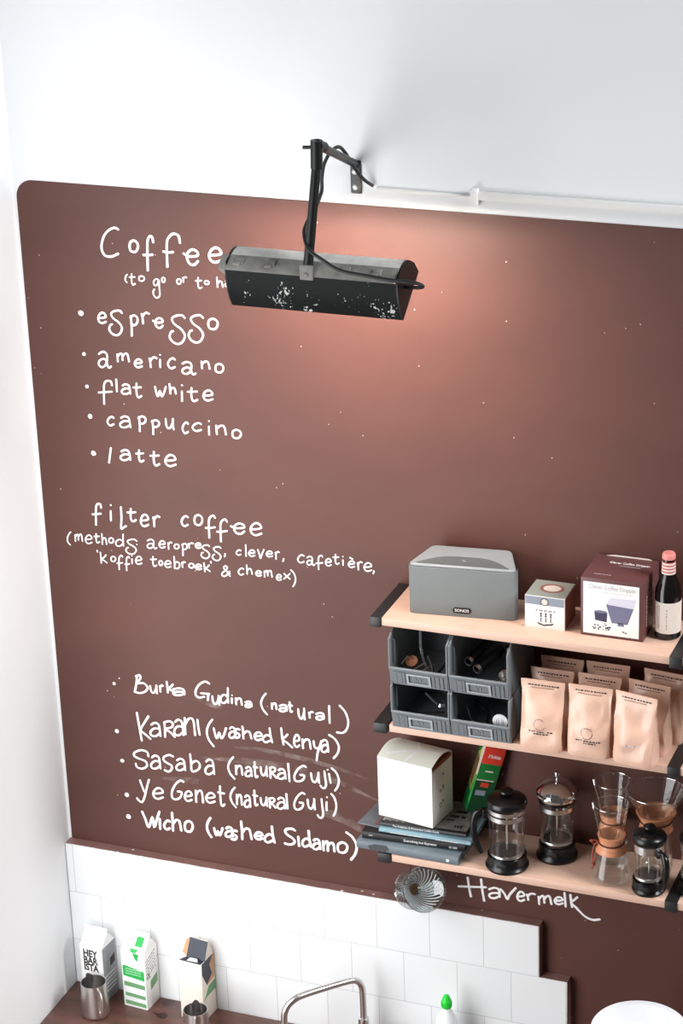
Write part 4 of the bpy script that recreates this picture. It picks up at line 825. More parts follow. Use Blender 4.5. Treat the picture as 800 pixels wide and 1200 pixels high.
# glass handles in the other upper bin
t = thing('glass_spoon', 'clear glass spoon with an upright handle in the upper bin', 'spoon', (1.105, -0.155, bu + 0.012), 0)
part('handle', M['glass_rim'], t, lambda bm: tube(bm, smooth_path([(-0.004, 0.02, 0.105), (0.0, 0.008, 0.07), (0.007, 0.0, 0.045), (0.022, -0.008, 0.012)], 5), 0.0034, 10))
part('finial', M['glass_rim'], t, lambda bm: lathe(bm, [(0, -0.010), (0.0045, -0.006), (0.0052, 0.0), (0.0045, 0.007), (0, 0.010)], 20, T(-0.004, 0.021, 0.112)))
t = thing('wooden_scoop', 'small wooden scoop lying in the upper bin by the glass spoon', 'scoop', (1.085, -0.15, bu + 0.034), 0)
part('bowl', M['collar'], t, lambda bm: lathe(bm, [(0, 0), (0.010, 0.002), (0.015, 0.010), (0.014, 0.011), (0.009, 0.004), (0, 0.002)], 26, RXm(0.7)))
part('handle', M['steel'], t, lambda bm: tube(bm, [(0.004, 0.004, 0.008), (-0.010, -0.008, 0.020), (-0.022, -0.018, 0.002)], 0.002, 8))
for k, (x, z, a) in enumerate(((1.105, 0.030, 0.55), (1.125, 0.028, 0.6))):
    t = thing('steel_stirrer', 'thin steel stirrer crossing the upper bin, %s the wooden scoop' % ('closer to' if k == 0 else 'farther from'), 'stirrer', (x, -0.17, bu + z), 0, 'steel stirrers in the upper bin')
    part('rod', M['steel'], t, lambda bm: tube(bm, [(-0.024, -0.02, -0.010), (0.0, 0.0, 0.004), (0.014, 0.012, 0.012)], 0.0016, 8))
    part('tip', M['steel'], t, lambda bm: lathe(bm, [(0, -0.003), (0.003, 0), (0, 0.003)], 12, T(0.0145, 0.0125, 0.0124)))
t = thing('black_cable', 'looped black cable with a shiny sleeve in the upper bin', 'cable', (1.12, -0.14, bu + 0.01), 0)
part('loop', M['rubber'], t, lambda bm: tube(bm, smooth_path([(0.012, -0.03, 0.06), (0.022, -0.035, 0.04), (0.030, -0.045, 0.02), (0.026, -0.03, 0.006), (0.04, 0.01, 0.02), (0.05, 0.04, 0.06)], 6), 0.0036, 10))
part('plug', M['blackplastic'], t, lambda bm: box(bm, 0.046, 0.060, 0.034, 0.060, 0.056, 0.070, 0.002))
# bottom bins
t = thing('steel_basket', 'steel ball handled tool in the bottom bin', 'tool', (1.140, -0.16, bz + 0.028), 0)
part('blade', M['steel'], t, lambda bm: prism(bm, [(-0.05, -0.006), (0.03, -0.011), (0.034, 0.004), (-0.045, 0.003)], 0, 0.0015, 'z', RYm(-0.2)))
part('ball', M['chrome'], t, lambda bm: lathe(bm, [(0, -0.010), (0.007, -0.007), (0.010, 0), (0.007, 0.007), (0, 0.010)], 24, T(0.022, -0.006, 0.026)))
part('stem', M['steel'], t, lambda bm: tube(bm, [(0.022, -0.006, 0.026), (0.002, 0.01, 0.022), (-0.03, 0.03, 0.034)], 0.003, 10))
t = thing('black_strap', 'coiled black strap in the bottom bin by the white tag', 'strap', (1.245, -0.15, bz + 0.008), 0)
part('band', M['rubber'], t, lambda bm: tube(bm, smooth_path([(-0.022, -0.01, 0.07), (-0.012, -0.025, 0.05), (0.0, -0.034, 0.03), (0.018, -0.038, 0.024), (0.03, -0.02, 0.01), (0.02, 0.03, 0.02), (-0.02, 0.05, 0.04)], 6), 0.005, 10, flat=0.35))
part('buckle', M['steel'], t, lambda bm: box(bm, 0.0, 0.014, -0.041, -0.036, 0.02, 0.03, 0.001))
t = thing('paper_tag', 'round white paper tag standing in the bottom bin', 'tag', (1.322, -0.196, bz + 0.046), 0, None, (math.radians(12), 0, math.radians(8)))
part('disc', M['disc_white'], t, lambda bm: plate(bm, FRONT(0, 0, 0.008), ellipse(0.0185, 0.0205, 36), 0.0025))
part('disc_print', M['grey_print'], t, lambda bm: [dashes(bm, frame((x, -0.0025, -0.004), (0, 0, 1), (-1, 0, 0)), [(0, 0.022 - abs(x) * 0.5, 0, 0.0018)], 60 + i) for i, x in enumerate((-0.009, -0.004, 0.004, 0.008))])

# ------------------------------------------------------------------ coffee bags
def bag_mesh(seed, w=0.108, d=0.062, h=0.174):
    bm = bmesh.new()
    N, K = 56, 26
    rings = []
    for k in range(K + 1):
        t = k / K
        z = h * t
        f = max(0.0, 1 - max(0.0, (t - 0.06)) / 0.86)
        b = 0.0016 + (d / 2 - 0.0016) * (f ** 0.75) * (0.93 + 0.07 * math.sin(t * 5))
        a = w / 2 * (0.965 + 0.035 * min(1, t * 2.2)) * (1 if t > 0.03 else 0.97)
        p = 5.0 * (1 - t) + 2.6 * t
        ring = []
        for i in range(N):
            th = 2 * math.pi * i / N
            c, s = math.cos(th), math.sin(th)
            x = a * math.copysign(abs(c) ** (2 / p), c); y = b * math.copysign(abs(s) ** (2 / p), s)
            wr = min(1, 4 * t) * min(1.0, max(0, (0.93 - t) * 6))
            q = Vector((x * 16 + seed * 7.3, z * 13, s * 0.8 + seed))
            rg = 1 - abs(noise.noise(Vector((q.x * 0.9 + q.z, q.y * 0.8, seed * 3.1)))) * 2
            dn = noise.noise(q) * 0.0105 + noise.noise(q * 2.1) * 0.0040 - 0.0035 * max(0, rg) ** 4
            y += wr * dn * (1 if s > 0 else 1) - wr * 0.004 * math.exp(-((x / 0.035) ** 2)) * (1 if s < 0 else -1) * math.sin(math.pi * min(1, t / 0.8))
            # the gusset folds in along the sides
            if abs(c) > 0.93: x -= math.copysign(0.008 * wr * (1 - abs(s) / 0.37), c) if abs(s) < 0.37 else 0
            ring.append(bm.verts.new((x, y, z)))
        rings.append(ring)
    for A, B in zip(rings, rings[1:]):
        for i in range(N):
            j = (i + 1) % N
            bm.faces.new((A[i], A[j], B[j], B[i]))
    bm.faces.new(list(reversed(rings[0]))); bm.faces.new(rings[-1])
    return bm
def front_of(ob, x, z):
    """depth of the bag's front surface at x, z (local), so that print follows it"""
    best = -0.03; bd_ = 1e9
    for v in ob.data.vertices:
        if v.co.y < 0:
            dd = (v.co.x - x) ** 2 + (v.co.z - z) ** 2
            if dd < bd_: bd_ = dd; best = v.co.y
    return best
def draped(bm, ob, rows, seed, hgt):
    rnd = random.Random(seed)
    for x0, x1, z in rows:
        x = x0
        while x < x1:
            w = rnd.uniform(0.7, 2.0) * hgt
            y = min(front_of(ob, x, z), front_of(ob, x + w, z)) - 0.0005
            plate(bm, FRONT(0, y, 0), [(x, z - hgt / 2), (x + w, z - hgt / 2), (x + w, z + hgt / 2), (x, z + hgt / 2)], 0.0004)
            x += w + rnd.uniform(0.5, 1.0) * hgt
BAGS = [  # label, x, y, yaw, lean, print on the lower front
    ('front row paper coffee bag with an open ring print, beside the plastic bins', 1.4275, -0.192, 0.02, 0.02, 1),
    ('front row paper coffee bag with a dark printed ring, standing in the middle', 1.5425, -0.187, 0.0, 0.03, 2),
    ('front row paper coffee bag turned aside, its dark side fold showing', 1.6560, -0.196, -0.20, 0.02, 3),
    ('light brown paper coffee bag behind the front bag beside the bins', 1.4310, -0.127, 0.0, 0.0, 0),
    ('light brown paper coffee bag behind the front bag with the printed ring', 1.5475, -0.1245, -0.02, 0.0, 0),
    ('light brown paper coffee bag directly behind the turned front bag', 1.6690, -0.127, -0.16, 0.0, 0),
    ('dim paper coffee bag in the back row, beside the plastic bins', 1.4360, -0.061, 0.0, 0.0, 0),
    ('dim paper coffee bag in the back row, second from the bins', 1.5490, -0.058, 0.0, 0.0, 0),
    ('light brown paper coffee bag in the back row, last from the bins', 1.6900, -0.061, -0.12, 0.0, 0)]
for i, (lb, x, y, yaw, lean, pr) in enumerate(BAGS):
    b = thing('coffee_bag', lb, 'coffee bag', (x, y, Z2 + 0.001), 0, 'kraft coffee bags on the middle shelf', (-lean * 0, 0, yaw))
    pp = link('paper_pouch', bag_mesh(i + 1), M['kraft'], b, 60)
    if pr != 3 or True:
        part('top_print', M['print_dark'], b, lambda bm: draped(bm, pp, [(-0.036, 0.036, 0.1615)], 70 + i, 0.0034))
        part('small_print', M['print_brown'], b, lambda bm: draped(bm, pp, [(-0.030, 0.026, 0.1555)], 90 + i, 0.0022))
    if pr in (1, 2):
        def logo(bm):
            z0 = 0.070 if pr == 1 else 0.062
            draped(bm, pp, [(-0.028, 0.028, z0 - 0.019), (-0.016, 0.018, z0 - 0.0245)], 40 + i, 0.0032)
        part('name_print', M['print_dark'], b, logo)
        def ringp(bm):
            z0 = 0.070 if pr == 1 else 0.062
            R = 0.014; P = []
            for k in range(28):
                if pr == 1 and 10 < k < 14: continue
                a = 2 * math.pi * k / 28
                xx, zz = -0.002 + R * math.cos(a), z0 + R * math.sin(a)
                P.append((xx, front_of(pp, xx, zz) - 0.0006, zz))
            tube(bm, P, 0.0006, 6, closed=True)
        part('ring_print', M['print_brown'] if pr == 1 else M['print_dark'], b, ringp)
    if pr == 3:
        part('name_print', M['lilac_print'], b, lambda bm: draped(bm, pp, [(-0.014, 0.02, 0.052)], 45, 0.003))

# ------------------------------------------------------------------ books
def book(label, loc, rz, w, d, th, cover, text=None, size=0.009, tx=0.5, paper='paper_dark'):
    t = thing('book', label, 'book', loc, rz, 'books stacked at the end of the lowest shelf')
    def cov(bm):
        c = 0.0022
        # spine side faces -y, rounded
        sp_ = [(0.006, 0.0), (0.001, 0.002), (-0.0015, th / 2), (0.001, th - 0.002), (0.006, th)]
        prism(bm, [(y, z) for y, z in sp_] + [(0.008, th - c), (0.004, th - c - 0.001), (0.0025, th / 2), (0.004, c + 0.001), (0.008, c)], 0, w, 'x')
        box(bm, 0, w, 0.006, d, 0, c, 0.0006)
        box(bm, 0, w, 0.006, d, th - c, th, 0.0006)
    part('cover', cover, t, cov)
    part('pages', M[paper], t, lambda bm: box(bm, 0.003, w - 0.003, 0.0045, d - 0.004, 0.0021, th - 0.0021))
    if text: lettering('spine_lettering', text, size, M['white_print'], t, FRONT(w * tx, -0.0019, th / 2), squeeze=0.9)
    return t
ang = math.radians
b1 = book('blue grey cloth covered book at the bottom of the stack', (0.942, -0.2015, Z3 + 0.0025), ang(-1.0), 0.270, 0.190, 0.0235, M['book_blue'])
part('dark_patch', M['book_grey'], b1, lambda bm: prism(bm, [(0.036, 0.003), (0.074, 0.0025), (0.088, 0.013), (0.078, 0.021), (0.048, 0.021), (0.032, 0.014)], -0.0021, -0.0013, 'y'), label='dark patch on the spine')  # darker grey patch on the blue grey spine
part('spine_mark', M['white_print'], b1, lambda bm: plate(bm, FRONT(0.243, -0.0015, 0.012), ellipse(0.004, 0.004), 0.0004))
b2 = book('thick black book second from the bottom with white spine lettering', (0.953, -0.190, Z3 + 0.0262), ang(3.3), 0.266, 0.180, 0.0215, M['book_black'], 'Everything but Espresso', 0.0098, 0.57)
part('spine_print', M['grey_print'], b2, lambda bm: dashes(bm, FRONT(0, -0.0014, 0.013), [(0.018, 0.03, 0, 0.004), (0.226, 0.25, -0.004, 0.006)], 22))
b3 = book('thin light blue book third from the bottom', (0.996, -0.184, Z3 + 0.048), ang(1.0), 0.240, 0.165, 0.0115, M['book_light'])
part('spine_print', M['label_cream'], b3, lambda bm: dashes(bm, FRONT(0, -0.0016, 0.0058), [(0.03, 0.12, 0, 0.0022), (0.15, 0.21, 0, 0.0026)], 24))
b4 = book('black book topmost of the stack, under the white box', (0.9955, -0.173, Z3 + 0.060), ang(2.2), 0.224, 0.150, 0.0125, M['book_black'], 'The Knightley & Motherland Coffee Guide', 0.0078, 0.42)
part('cover_sheet', M['cover_print'], b4, lambda bm: box(bm, 0.004, 0.222, 0.01, 0.148, 0.0122, 0.0130), label='dull grey printed front cover')
part('cover_bars', M['book_black'], b4, lambda bm: [box(bm, 0.186 + k * 0.0075, 0.1905 + k * 0.0075, 0.020, 0.034, 0.0129, 0.0134) for k in range(3)])
part('cover_print', M['book_black'], b4, lambda bm: dashes(bm, TOP(0, 0, 0.0128), [(0.01, 0.09, 0.012, 0.006), (0.02, 0.18, 0.055, 0.008), (0.16, 0.215, 0.075, 0.012), (0.17, 0.215, 0.1, 0.012)], 33))
b5 = thing('magazine', 'grey magazine lying on the stack behind the black book', 'magazine', (0.930, -0.160, Z3 + 0.0482), ang(-6), 'books stacked at the end of the lowest shelf')
part('cover', M['magazine'], b5, lambda bm: box(bm, 0.0, 0.062, 0.0, 0.15, 0, 0.004, 0.0008))
part('edge_strip', M['red_print'], b5, lambda bm: dashes(bm, TOP(0, 0, 0.0039), [(0.042, 0.058, 0.012 + 0.012 * k, 0.006) for k in range(6)], 77))

# ------------------------------------------------------------------ white gift box on the books
gz = Z3 + 0.0736
gb = thing('gift_box', 'white box with an arched lid standing on the stacked books', 'box', (0.982, -0.1435, gz), ang(-8.7))
GW, GD, GH = 0.153, 0.108, 0.166
def gift(bm):
    t = 0.0016
    box(bm, 0, GW, 0, t, 0, GH); box(bm, 0, GW, GD - t, GD, 0, GH)
    box(bm, 0, t, t, GD - t, 0, GH); box(bm, GW - t, GW, t, GD - t, 0, GH - 0.012); box(bm, 0, GW, 0, GD, 0, t)
part('carton', M['box_cream'], gb, gift)
part('inside', M['box_inside'], gb, lambda bm: box(bm, 0.003, GW - 0.0025, 0.003, GD - 0.003, GH - 0.03, GH - 0.004), label='raw brown card seen at the open end')
def arch(bm):
    n = 14; up = []; lo = []
    for k in range(n + 1):
        y = GD * k / n; z = GH + 0.014 * math.sin(math.pi * k / n)
        up.append((y, z + 0.0016)); lo.append((y, z))
    prism(bm, up + list(reversed(lo)), 0.0, GW, 'x')
lid = part('arched_lid', M['lid_card'], gb, arch)
def ribbon(bm):
    def strip_(x0, y0, x1, y1, w):
        n = 14; prev = None
        d = Vector((x1 - x0, y1 - y0, 0)).normalized(); nn = Vector((-d.y, d.x, 0)) * w
        for k in range(n + 1):
            x = x0 + (x1 - x0) * k / n; y = y0 + (y1 - y0) * k / n
            cur = []
            for s in (-1, 1):
                p = Vector((x, y, 0)) + nn * s; p.y = min(max(p.y, 0), GD)
                cur.append(bm.verts.new((p.x, p.y, GH + 0.0021 + 0.014 * math.sin(math.pi * p.y / GD))))
            if prev: bm.faces.new((prev[0], cur[0], cur[1], prev[1]))
            prev = cur
    strip_(0.075, 0.002, 0.094, 0.05, 0.004); strip_(0.094, 0.05, 0.06, 0.106, 0.004)
    strip_(0.094, 0.05, 0.150, 0.055, 0.004); strip_(0.02, 0.015, 0.085, 0.045, 0.003)
part('lid_stripes', M['white_print'], lid, ribbon)
part('front_print', M['faint_print'], gb, lambda bm: (dashes(bm, FRONT(0, 0, 0.121), [(0.045, 0.115, 0, 0.009)], 14), dashes(bm, frame((0.085, 0, 0.035), (0.8, 0, 0.6), (-0.6, 0, 0.8)), [(0, 0.04, 0, 0.004)], 15)))
def marks(bm):
    mx = frame((GW, 0, 0), (0, 1, 0), (0, 0, 1))
    for x, z, a, b in ((0.045, 0.085, 0.005, 0.004), (0.058, 0.09, 0.003, 0.006), (0.043, 0.045, 0.006, 0.007), (0.056, 0.051, 0.004, 0.004), (0.06, 0.125, 0.004, 0.003)):
        ring2d(bm, a, b, 0.0018, mx @ T(x, z, 0), 0, 0.0004, 16)
part('side_marks', M['print_dark'], gb, marks)

# ------------------------------------------------------------------ green and red filter box
FBP = Vector((1.1905, -0.0785, Z3 + 0.0765)) + Matrix.Rotation(math.radians(31), 3, 'Z') @ Vector((0.027, 0, 0))
fx = thing('filter_box', 'tall green filter box with a red top leaning beside the white box', 'box', FBP, 0, None, (0, math.radians(16.5), math.radians(31)))
FW, FD, FH = 0.054, 0.050, 0.184
part('carton', M['green'], fx, lambda bm: box(bm, -FW / 2, FW / 2, 0, FD, 0, FH, 0.0012))
def ftop(bm): box(bm, -FW / 2 - 0.0004, FW / 2 + 0.0004, -0.0004, FD * 0.5, FH - 0.046, FH + 0.0004, 0.001)
part('red_band', M['red'], fx, ftop)
part('red_flap', M['red_dark'], fx, lambda bm: plate(bm, frame((0.004, 0.0, FH), (1, 0, 0), Vector((0, 0.5, 0.75))), [(-FW / 2 + 0.004, 0), (FW / 2 - 0.004, 0), (FW / 2 - 0.004, 0.030), (-FW / 2 + 0.004, 0.030)], 0.001))
part('white_edge', M['label_cream'], fx, lambda bm: plate(bm, LSIDE(-FW / 2 - 0.0004, 0.0, FH - 0.03), [(-0.012, -0.05), (-0.0005, -0.05), (-0.0005, 0.03), (-0.02, 0.03)], 0.0008))
lettering('brand_lettering', 'Melitta', 0.0145, M['white_print'], fx, FRONT(0.003, -0.0008, FH - 0.024), squeeze=0.8)
part('side_picture', M['yellow_print'], fx, lambda bm: plate(bm, LSIDE(-FW / 2, FD / 2, 0), [(-0.0208, 0.07), (0.0064, 0.05), (0.0144, 0.12), (0.0192, 0.16), (0.0064, 0.176), (-0.0144, 0.15)], 0.0005))
part('photo_print', M['coffee_print'], fx, lambda bm: plate(bm, LSIDE(-FW / 2 - 0.0004, FD / 2, 0), [(-0.0224, 0.075), (0.0016, 0.06), (0.0088, 0.12), (0.0072, 0.140), (-0.0128, 0.150)], 0.0005))
part('bright_swirl', M['green_bright'], fx, lambda bm: plate(bm, LSIDE(-FW / 2 - 0.0002, FD / 2, 0), [(0.0128, 0.03), (0.0232, 0.02), (0.0232, 0.165), (0.0208, 0.178), (0.0168, 0.13)], 0.0005))
part('lower_band', M['green_dark'], fx, lambda bm: plate(bm, FRONT(0, 0, 0), [(-FW / 2, 0.0), (FW / 2, 0.0), (FW / 2, 0.092), (-FW / 2, 0.092)], 0.0006))
part('white_line', M['label_cream'], fx, lambda bm: (plate(bm, FRONT(0, -0.0004, 0), [(-FW / 2, 0.091), (FW / 2 - 0.008, 0.091), (FW / 2 - 0.008, 0.094), (-FW / 2, 0.094)], 0.0006), plate(bm, FRONT(0, -0.0004, 0), [(-0.010, 0.116), (0.010, 0.116), (0.010, 0.120), (-0.010, 0.120)], 0.0006)))
part('small_logo', M['red'], fx, lambda bm: plate(bm, FRONT(0, -0.0006, 0), [(-0.012, 0.074), (0.008, 0.074), (0.008, 0.086), (-0.012, 0.086)], 0.0005))
part('small_label', M['card_bluegrey'], fx, lambda bm: plate(bm, FRONT(0, -0.0006, 0), [(-0.020, 0.050), (0.006, 0.050), (0.006, 0.064), (-0.020, 0.064)], 0.0005))

# ------------------------------------------------------------------ french presses
def press(label, loc, az, R, Hg, base_r, base_h, chrome, plunger_z, group, with_handle=True):
    t = thing('coffee_press', label, 'coffee press', loc, 0, group)
    part('base', M['blackplastic'], t, lambda bm: lathe(bm, [(0, 0), (base_r - 0.002, 0), (base_r, 0.003), (base_r, 0.007), (base_r - 0.004, 0.0125), (R + 0.0035, 0.016), (R + 0.003, base_h), (R + 0.0005, base_h), (R + 0.0005, 0.006), (0, 0.006)], 56))
    part('badge', M['rubber'], t, lambda bm: box(bm, -0.013, 0.013, -R - 0.0042, -R - 0.002, base_h * 0.45, base_h * 0.8, 0.001))
    part('beaker', M['glass'], t, lambda bm: lathe(bm, [(0, 0.0075), (R - 0.004, 0.0075), (R - 0.0005, 0.012), (R - 0.0005, Hg - 0.004), (R + 0.001, Hg)], 56))
    part('beaker_rim', M['glass_rim'], t, lambda bm: tube(bm, [(R * math.cos(a), R * math.sin(a), Hg) for a in [2 * math.pi * k / 48 for k in range(48)]], 0.0013, 8, True))
    zb = Hg * 0.80
    part('metal_band', M['steel'], t, lambda bm: lathe(bm, [(R + 0.0005, zb), (R + 0.0016, zb), (R + 0.0016, zb + 0.0115), (R + 0.0005, zb + 0.0115)], 56, None, True))
    part('plunger_rod', M['steel'], t, lambda bm: tube(bm, [(0, 0, plunger_z), (0, 0, Hg + 0.02)], 0.0022, 10))
    pd = part('filter_disc', M['steel'], t, lambda bm: (lathe(bm, [(R - 0.009, plunger_z + 0.003), (R - 0.0025, plunger_z + 0.0035), (R - 0.0015, plunger_z + 0.001), (R - 0.0015, plunger_z - 0.002), (R - 0.004, plunger_z - 0.004), (R - 0.009, plunger_z - 0.002)], 56, None, True)))
    part('filter_mesh', M['print_dark'], pd, lambda bm: lathe(bm, [(0, plunger_z + 0.004), (0.009, plunger_z + 0.0035), (R - 0.009, plunger_z + 0.001), (R - 0.009, plunger_z), (0, plunger_z)], 40))
    if chrome:
        part('lid', M['chrome'], t, lambda bm: lathe(bm, [(R + 0.002, Hg - 0.004), (R + 0.0075, Hg - 0.003), (R + 0.0085, Hg + 0.003), (R + 0.006, Hg + 0.006), (R + 0.0085, Hg + 0.009), (R + 0.008, Hg + 0.015), (R + 0.002, Hg + 0.022), (R * 0.75, Hg + 0.033), (R * 0.4, Hg + 0.039), (0, Hg + 0.041)], 64))
        part('lid_holes', M['rubber'], t, lambda bm: [bmesh.ops.create_icosphere(bm, subdivisions=1, radius=0.0016, matrix=T((R + 0.0088) * math.cos(a), (R + 0.0088) * math.sin(a), Hg + 0.012)) for a in [2 * math.pi * k / 40 for k in range(40)]])
        part('knob', M['chrome'], t, lambda bm: lathe(bm, [(0.003, Hg + 0.040), (0.003, Hg + 0.049), (0.0070, Hg + 0.053), (0.0082, Hg + 0.058), (0.0065, Hg + 0.063), (0, Hg + 0.0655)], 28))
        part('skirt', M['blackplastic'], t, lambda bm: lathe(bm, [(R + 0.001, Hg - 0.014), (R + 0.0045, Hg - 0.014), (R + 0.0045, Hg - 0.004), (R + 0.001, Hg - 0.004)], 48, None, True))
    else:
        part('lid', M['blackplastic'], t, lambda bm: lathe(bm, [(R - 0.002, Hg - 0.008), (R + 0.003, Hg - 0.006), (R + 0.0055, Hg), (R + 0.0055, Hg + 0.006), (R + 0.0025, Hg + 0.012), (R * 0.75, Hg + 0.0185), (R * 0.3, Hg + 0.0215), (0, Hg + 0.022)], 56))
        part('knob', M['blackplastic'], t, lambda bm: lathe(bm, [(0.005, Hg + 0.020), (0.005, Hg + 0.025), (R * 0.34, Hg + 0.027), (R * 0.40, Hg + 0.031), (R * 0.37, Hg + 0.035), (R * 0.2, Hg + 0.0375), (0, Hg + 0.038)], 32))
        sd = math.radians(az) + 2.2
        part('spout_guard', M['steel'], t, lambda bm: lathe(bm, [(R + 0.0005, Hg - 0.018), (R + 0.0022, Hg - 0.018), (R + 0.0022, Hg - 0.008), (R + 0.0005, Hg - 0.008)], 48, None, True))
    a = math.radians(az); mx = RZ(a)
    def handle(bm):
        s = Hg / 0.16
        P = [(R, 0, zb + 0.006), (R + 0.016, 0, zb + 0.010), (R + 0.031, 0, zb + 0.004), (R + 0.037, 0, zb - 0.022 * s), (R + 0.035, 0, zb - 0.055 * s), (R + 0.026, 0, zb - 0.082 * s), (R + 0.018, 0, zb - 0.096 * s)]
        tube(bm, smooth_path(P, 6), [0.0065 + 0.002 * math.sin(math.pi * k / 36) for k in range(37)], 12, mx=mx)
        box(bm, R + 0.0005, R + 0.012, -0.007, 0.007, zb - 0.004, zb + 0.016, 0.002, 2, mx)
    part('handle', M['blackplastic'], t, handle)
    return t
press('tall glass coffee press with a flat black lid beside the stacked books', (1.3235, -0.1585, Z3), 197, 0.0450, 0.176, 0.054, 0.036, False, 0.040, 'coffee presses on the lowest shelf')
press('tall glass coffee press with a domed chrome lid', (1.4265, -0.0755, Z3), 120, 0.0420, 0.172, 0.052, 0.040, True, 0.050, 'coffee presses on the lowest shelf')
press('small glass coffee press with a black lid in front of the wide glass funnel', (1.6830, -0.1610, Z3), -42, 0.0365, 0.142, 0.0410, 0.034, False, 0.041, 'coffee presses on the lowest shelf')
press('small glass coffee press cut by the picture edge, past the steel strap', (1.7920, -0.1330, Z3 + 0.0015), 10, 0.0365, 0.142, 0.0425, 0.034, False, 0.041, 'coffee presses on the lowest shelf')

# ------------------------------------------------------------------ hourglass brewers
def brewer(label, loc, h, rb, rn, rt, zc0, zc1, tie=False, tie_az=0):
    t = thing('pour_over_brewer', label, 'coffee maker', loc, 0, 'hourglass glass coffee makers')
    zn = (zc0 + zc1) / 2
    def rad(z):
        if z < zn: 
            k = max(0, (z - 0.02) / (zn - 0.02)); return rn + (rb - rn) * (1 - k) ** 0.9
        return rn + (rt - rn) * ((z - zn) / (h - zn)) ** 1.08
    prof = [(0, 0.001), (rb * 0.75, 0.0), (rb * 0.93, 0.004), (rb, 0.013)] + [(rad(0.02 + (h - 0.02) * k / 30), 0.02 + (h - 0.02) * k / 30) for k in range(31)]
    part('glass_vessel', M['glass'], t, lambda bm: lathe(bm, prof, 60), angle=60)
    part('rim', M['glass_rim'], t, lambda bm: tube(bm, [(rt * math.cos(a), rt * math.sin(a), h) for a in [2 * math.pi * k / 60 for k in range(60)]], 0.0016, 8, True))
    def spout(bm):
        P = [(-rt - 0.004, 0.004, h + 0.001), (-rad(h * 0.93) - 0.0035, 0, h * 0.93), (-rad(h * 0.84) - 0.002, 0, h * 0.84), (-rad(zc1 + 0.004), 0, zc1 + 0.004)]
        tube(bm, smooth_path(P, 5), 0.0022, 8, mx=RZ(0.25))
    part('pouring_groove', M['glass_rim'], t, spout)
    n = 12
    outer = [(rad(zc0 + (zc1 - zc0) * k / n) + 0.0058 - 0.0025 * math.sin(math.pi * k / n), zc0 + (zc1 - zc0) * k / n) for k in range(n + 1)]
    inner = [(rad(z) + 0.0006, z) for r, z in reversed(outer)]
    co = part('wooden_collar', M['collar'], t, lambda bm: lathe(bm, outer + inner, 56, None, True))
    rr = rad(zn) + 0.0045
    part('leather_band', M['leather_dark'], co, lambda bm: tube(bm, [(rr * math.cos(a), rr * math.sin(a), zn) for a in [2 * math.pi * k / 40 for k in range(40)]], 0.0021, 8, True))
    if tie:
        mx = RZ(tie_az)
        def cords(bm):
            tube(bm, smooth_path([(rr, 0.002, zn), (rr + 0.010, 0.004, zn + 0.006), (rr + 0.018, 0.006, zn + 0.004), (rr + 0.013, 0.004, zn - 0.004)], 5), 0.0022, 8, mx=mx)
            tube(bm, smooth_path([(rr, -0.002, zn), (rr + 0.010, -0.006, zn - 0.012), (rr + 0.016, -0.008, zn - 0.04), (rr + 0.014, -0.006, zn - 0.062)], 5), 0.0019, 8, mx=mx)
            tube(bm, smooth_path([(rr + 0.002, 0.003, zn), (rr + 0.004, 0.0, zn - 0.015), (rr + 0.008, -0.004, zn - 0.04), (rr + 0.013, -0.006, zn - 0.062)], 5), 0.0019, 8, mx=mx)
        part('leather_tie', M['leather'], co, cords)
        part('bead', M['leather'], co, lambda bm: (lathe(bm, [(0, -0.006), (0.0045, -0.003), (0.005, 0.003), (0, 0.007)], 18, mx @ T(rr + 0.0135, -0.006, zn - 0.067)), tube(bm, [(rr + 0.0135, -0.006, zn - 0.07), (rr + 0.017, -0.008, zn - 0.082)], 0.002, 8, mx=mx), lathe(bm, [(0, -0.004), (0.0045, 0), (0, 0.005)], 16, mx @ T(rr + 0.019, 0.005, zn + 0.005))))
    return t
brewer('hourglass glass coffee maker with a wooden collar and hanging leather tie, in front', (1.5830, -0.1390, Z3), 0.206, 0.0490, 0.0255, 0.0420, 0.080, 0.124, True, math.radians(195))
brewer('hourglass glass coffee maker directly behind the one with the hanging leather tie', (1.5610, -0.0480, Z3), 0.218, 0.0430, 0.0250, 0.0440, 0.088, 0.132)
brewer('wide hourglass glass coffee maker with a big open funnel behind the small press', (1.6765, -0.0760, Z3), 0.225, 0.0425, 0.0340, 0.0700, 0.122, 0.168)

# ------------------------------------------------------------------ ribbed glass dripper hung under the lowest shelf
RC = Vector((1.086, -0.110, 1.4860))
axis = Vector((0.62, -0.62, 0.48)).normalized()
gd = thing('glass_dripper', 'ribbed clear glass coffee dripper hanging under the lowest shelf by the lettering', 'dripper', tuple(RC))
uu = Vector((0, 0, 1)).cross(axis).normalized(); vv = axis.cross(uu)
GM = Matrix(((uu.x, vv.x, axis.x, 0), (uu.y, vv.y, axis.y, 0), (uu.z, vv.z, axis.z, 0), (0, 0, 0, 1)))
part('cone', M['glass_dark'], gd, lambda bm: lathe(bm, [(0.011, -0.078), (0.016, -0.076), (0.057, -0.004), (0.0585, 0.0)], 60, GM), angle=60)
part('inner_cone', M['glass_dark'], gd, lambda bm: lathe(bm, [(0.010, -0.072), (0.052, -0.003), (0.0585, 0.0)], 60, GM), angle=60)
part('rim', M['glass_rim'], gd, lambda bm: tube(bm, [(0.0585 * math.cos(a), 0.0585 * math.sin(a), 0) for a in [2 * math.pi * k / 60 for k in range(60)]], 0.0016, 8, True, GM))
part('flange', M['glass_rim'], gd, lambda bm: lathe(bm, [(0.013, -0.082), (0.050, -0.082), (0.0525, -0.079), (0.050, -0.075), (0.016, -0.074)], 56, GM))
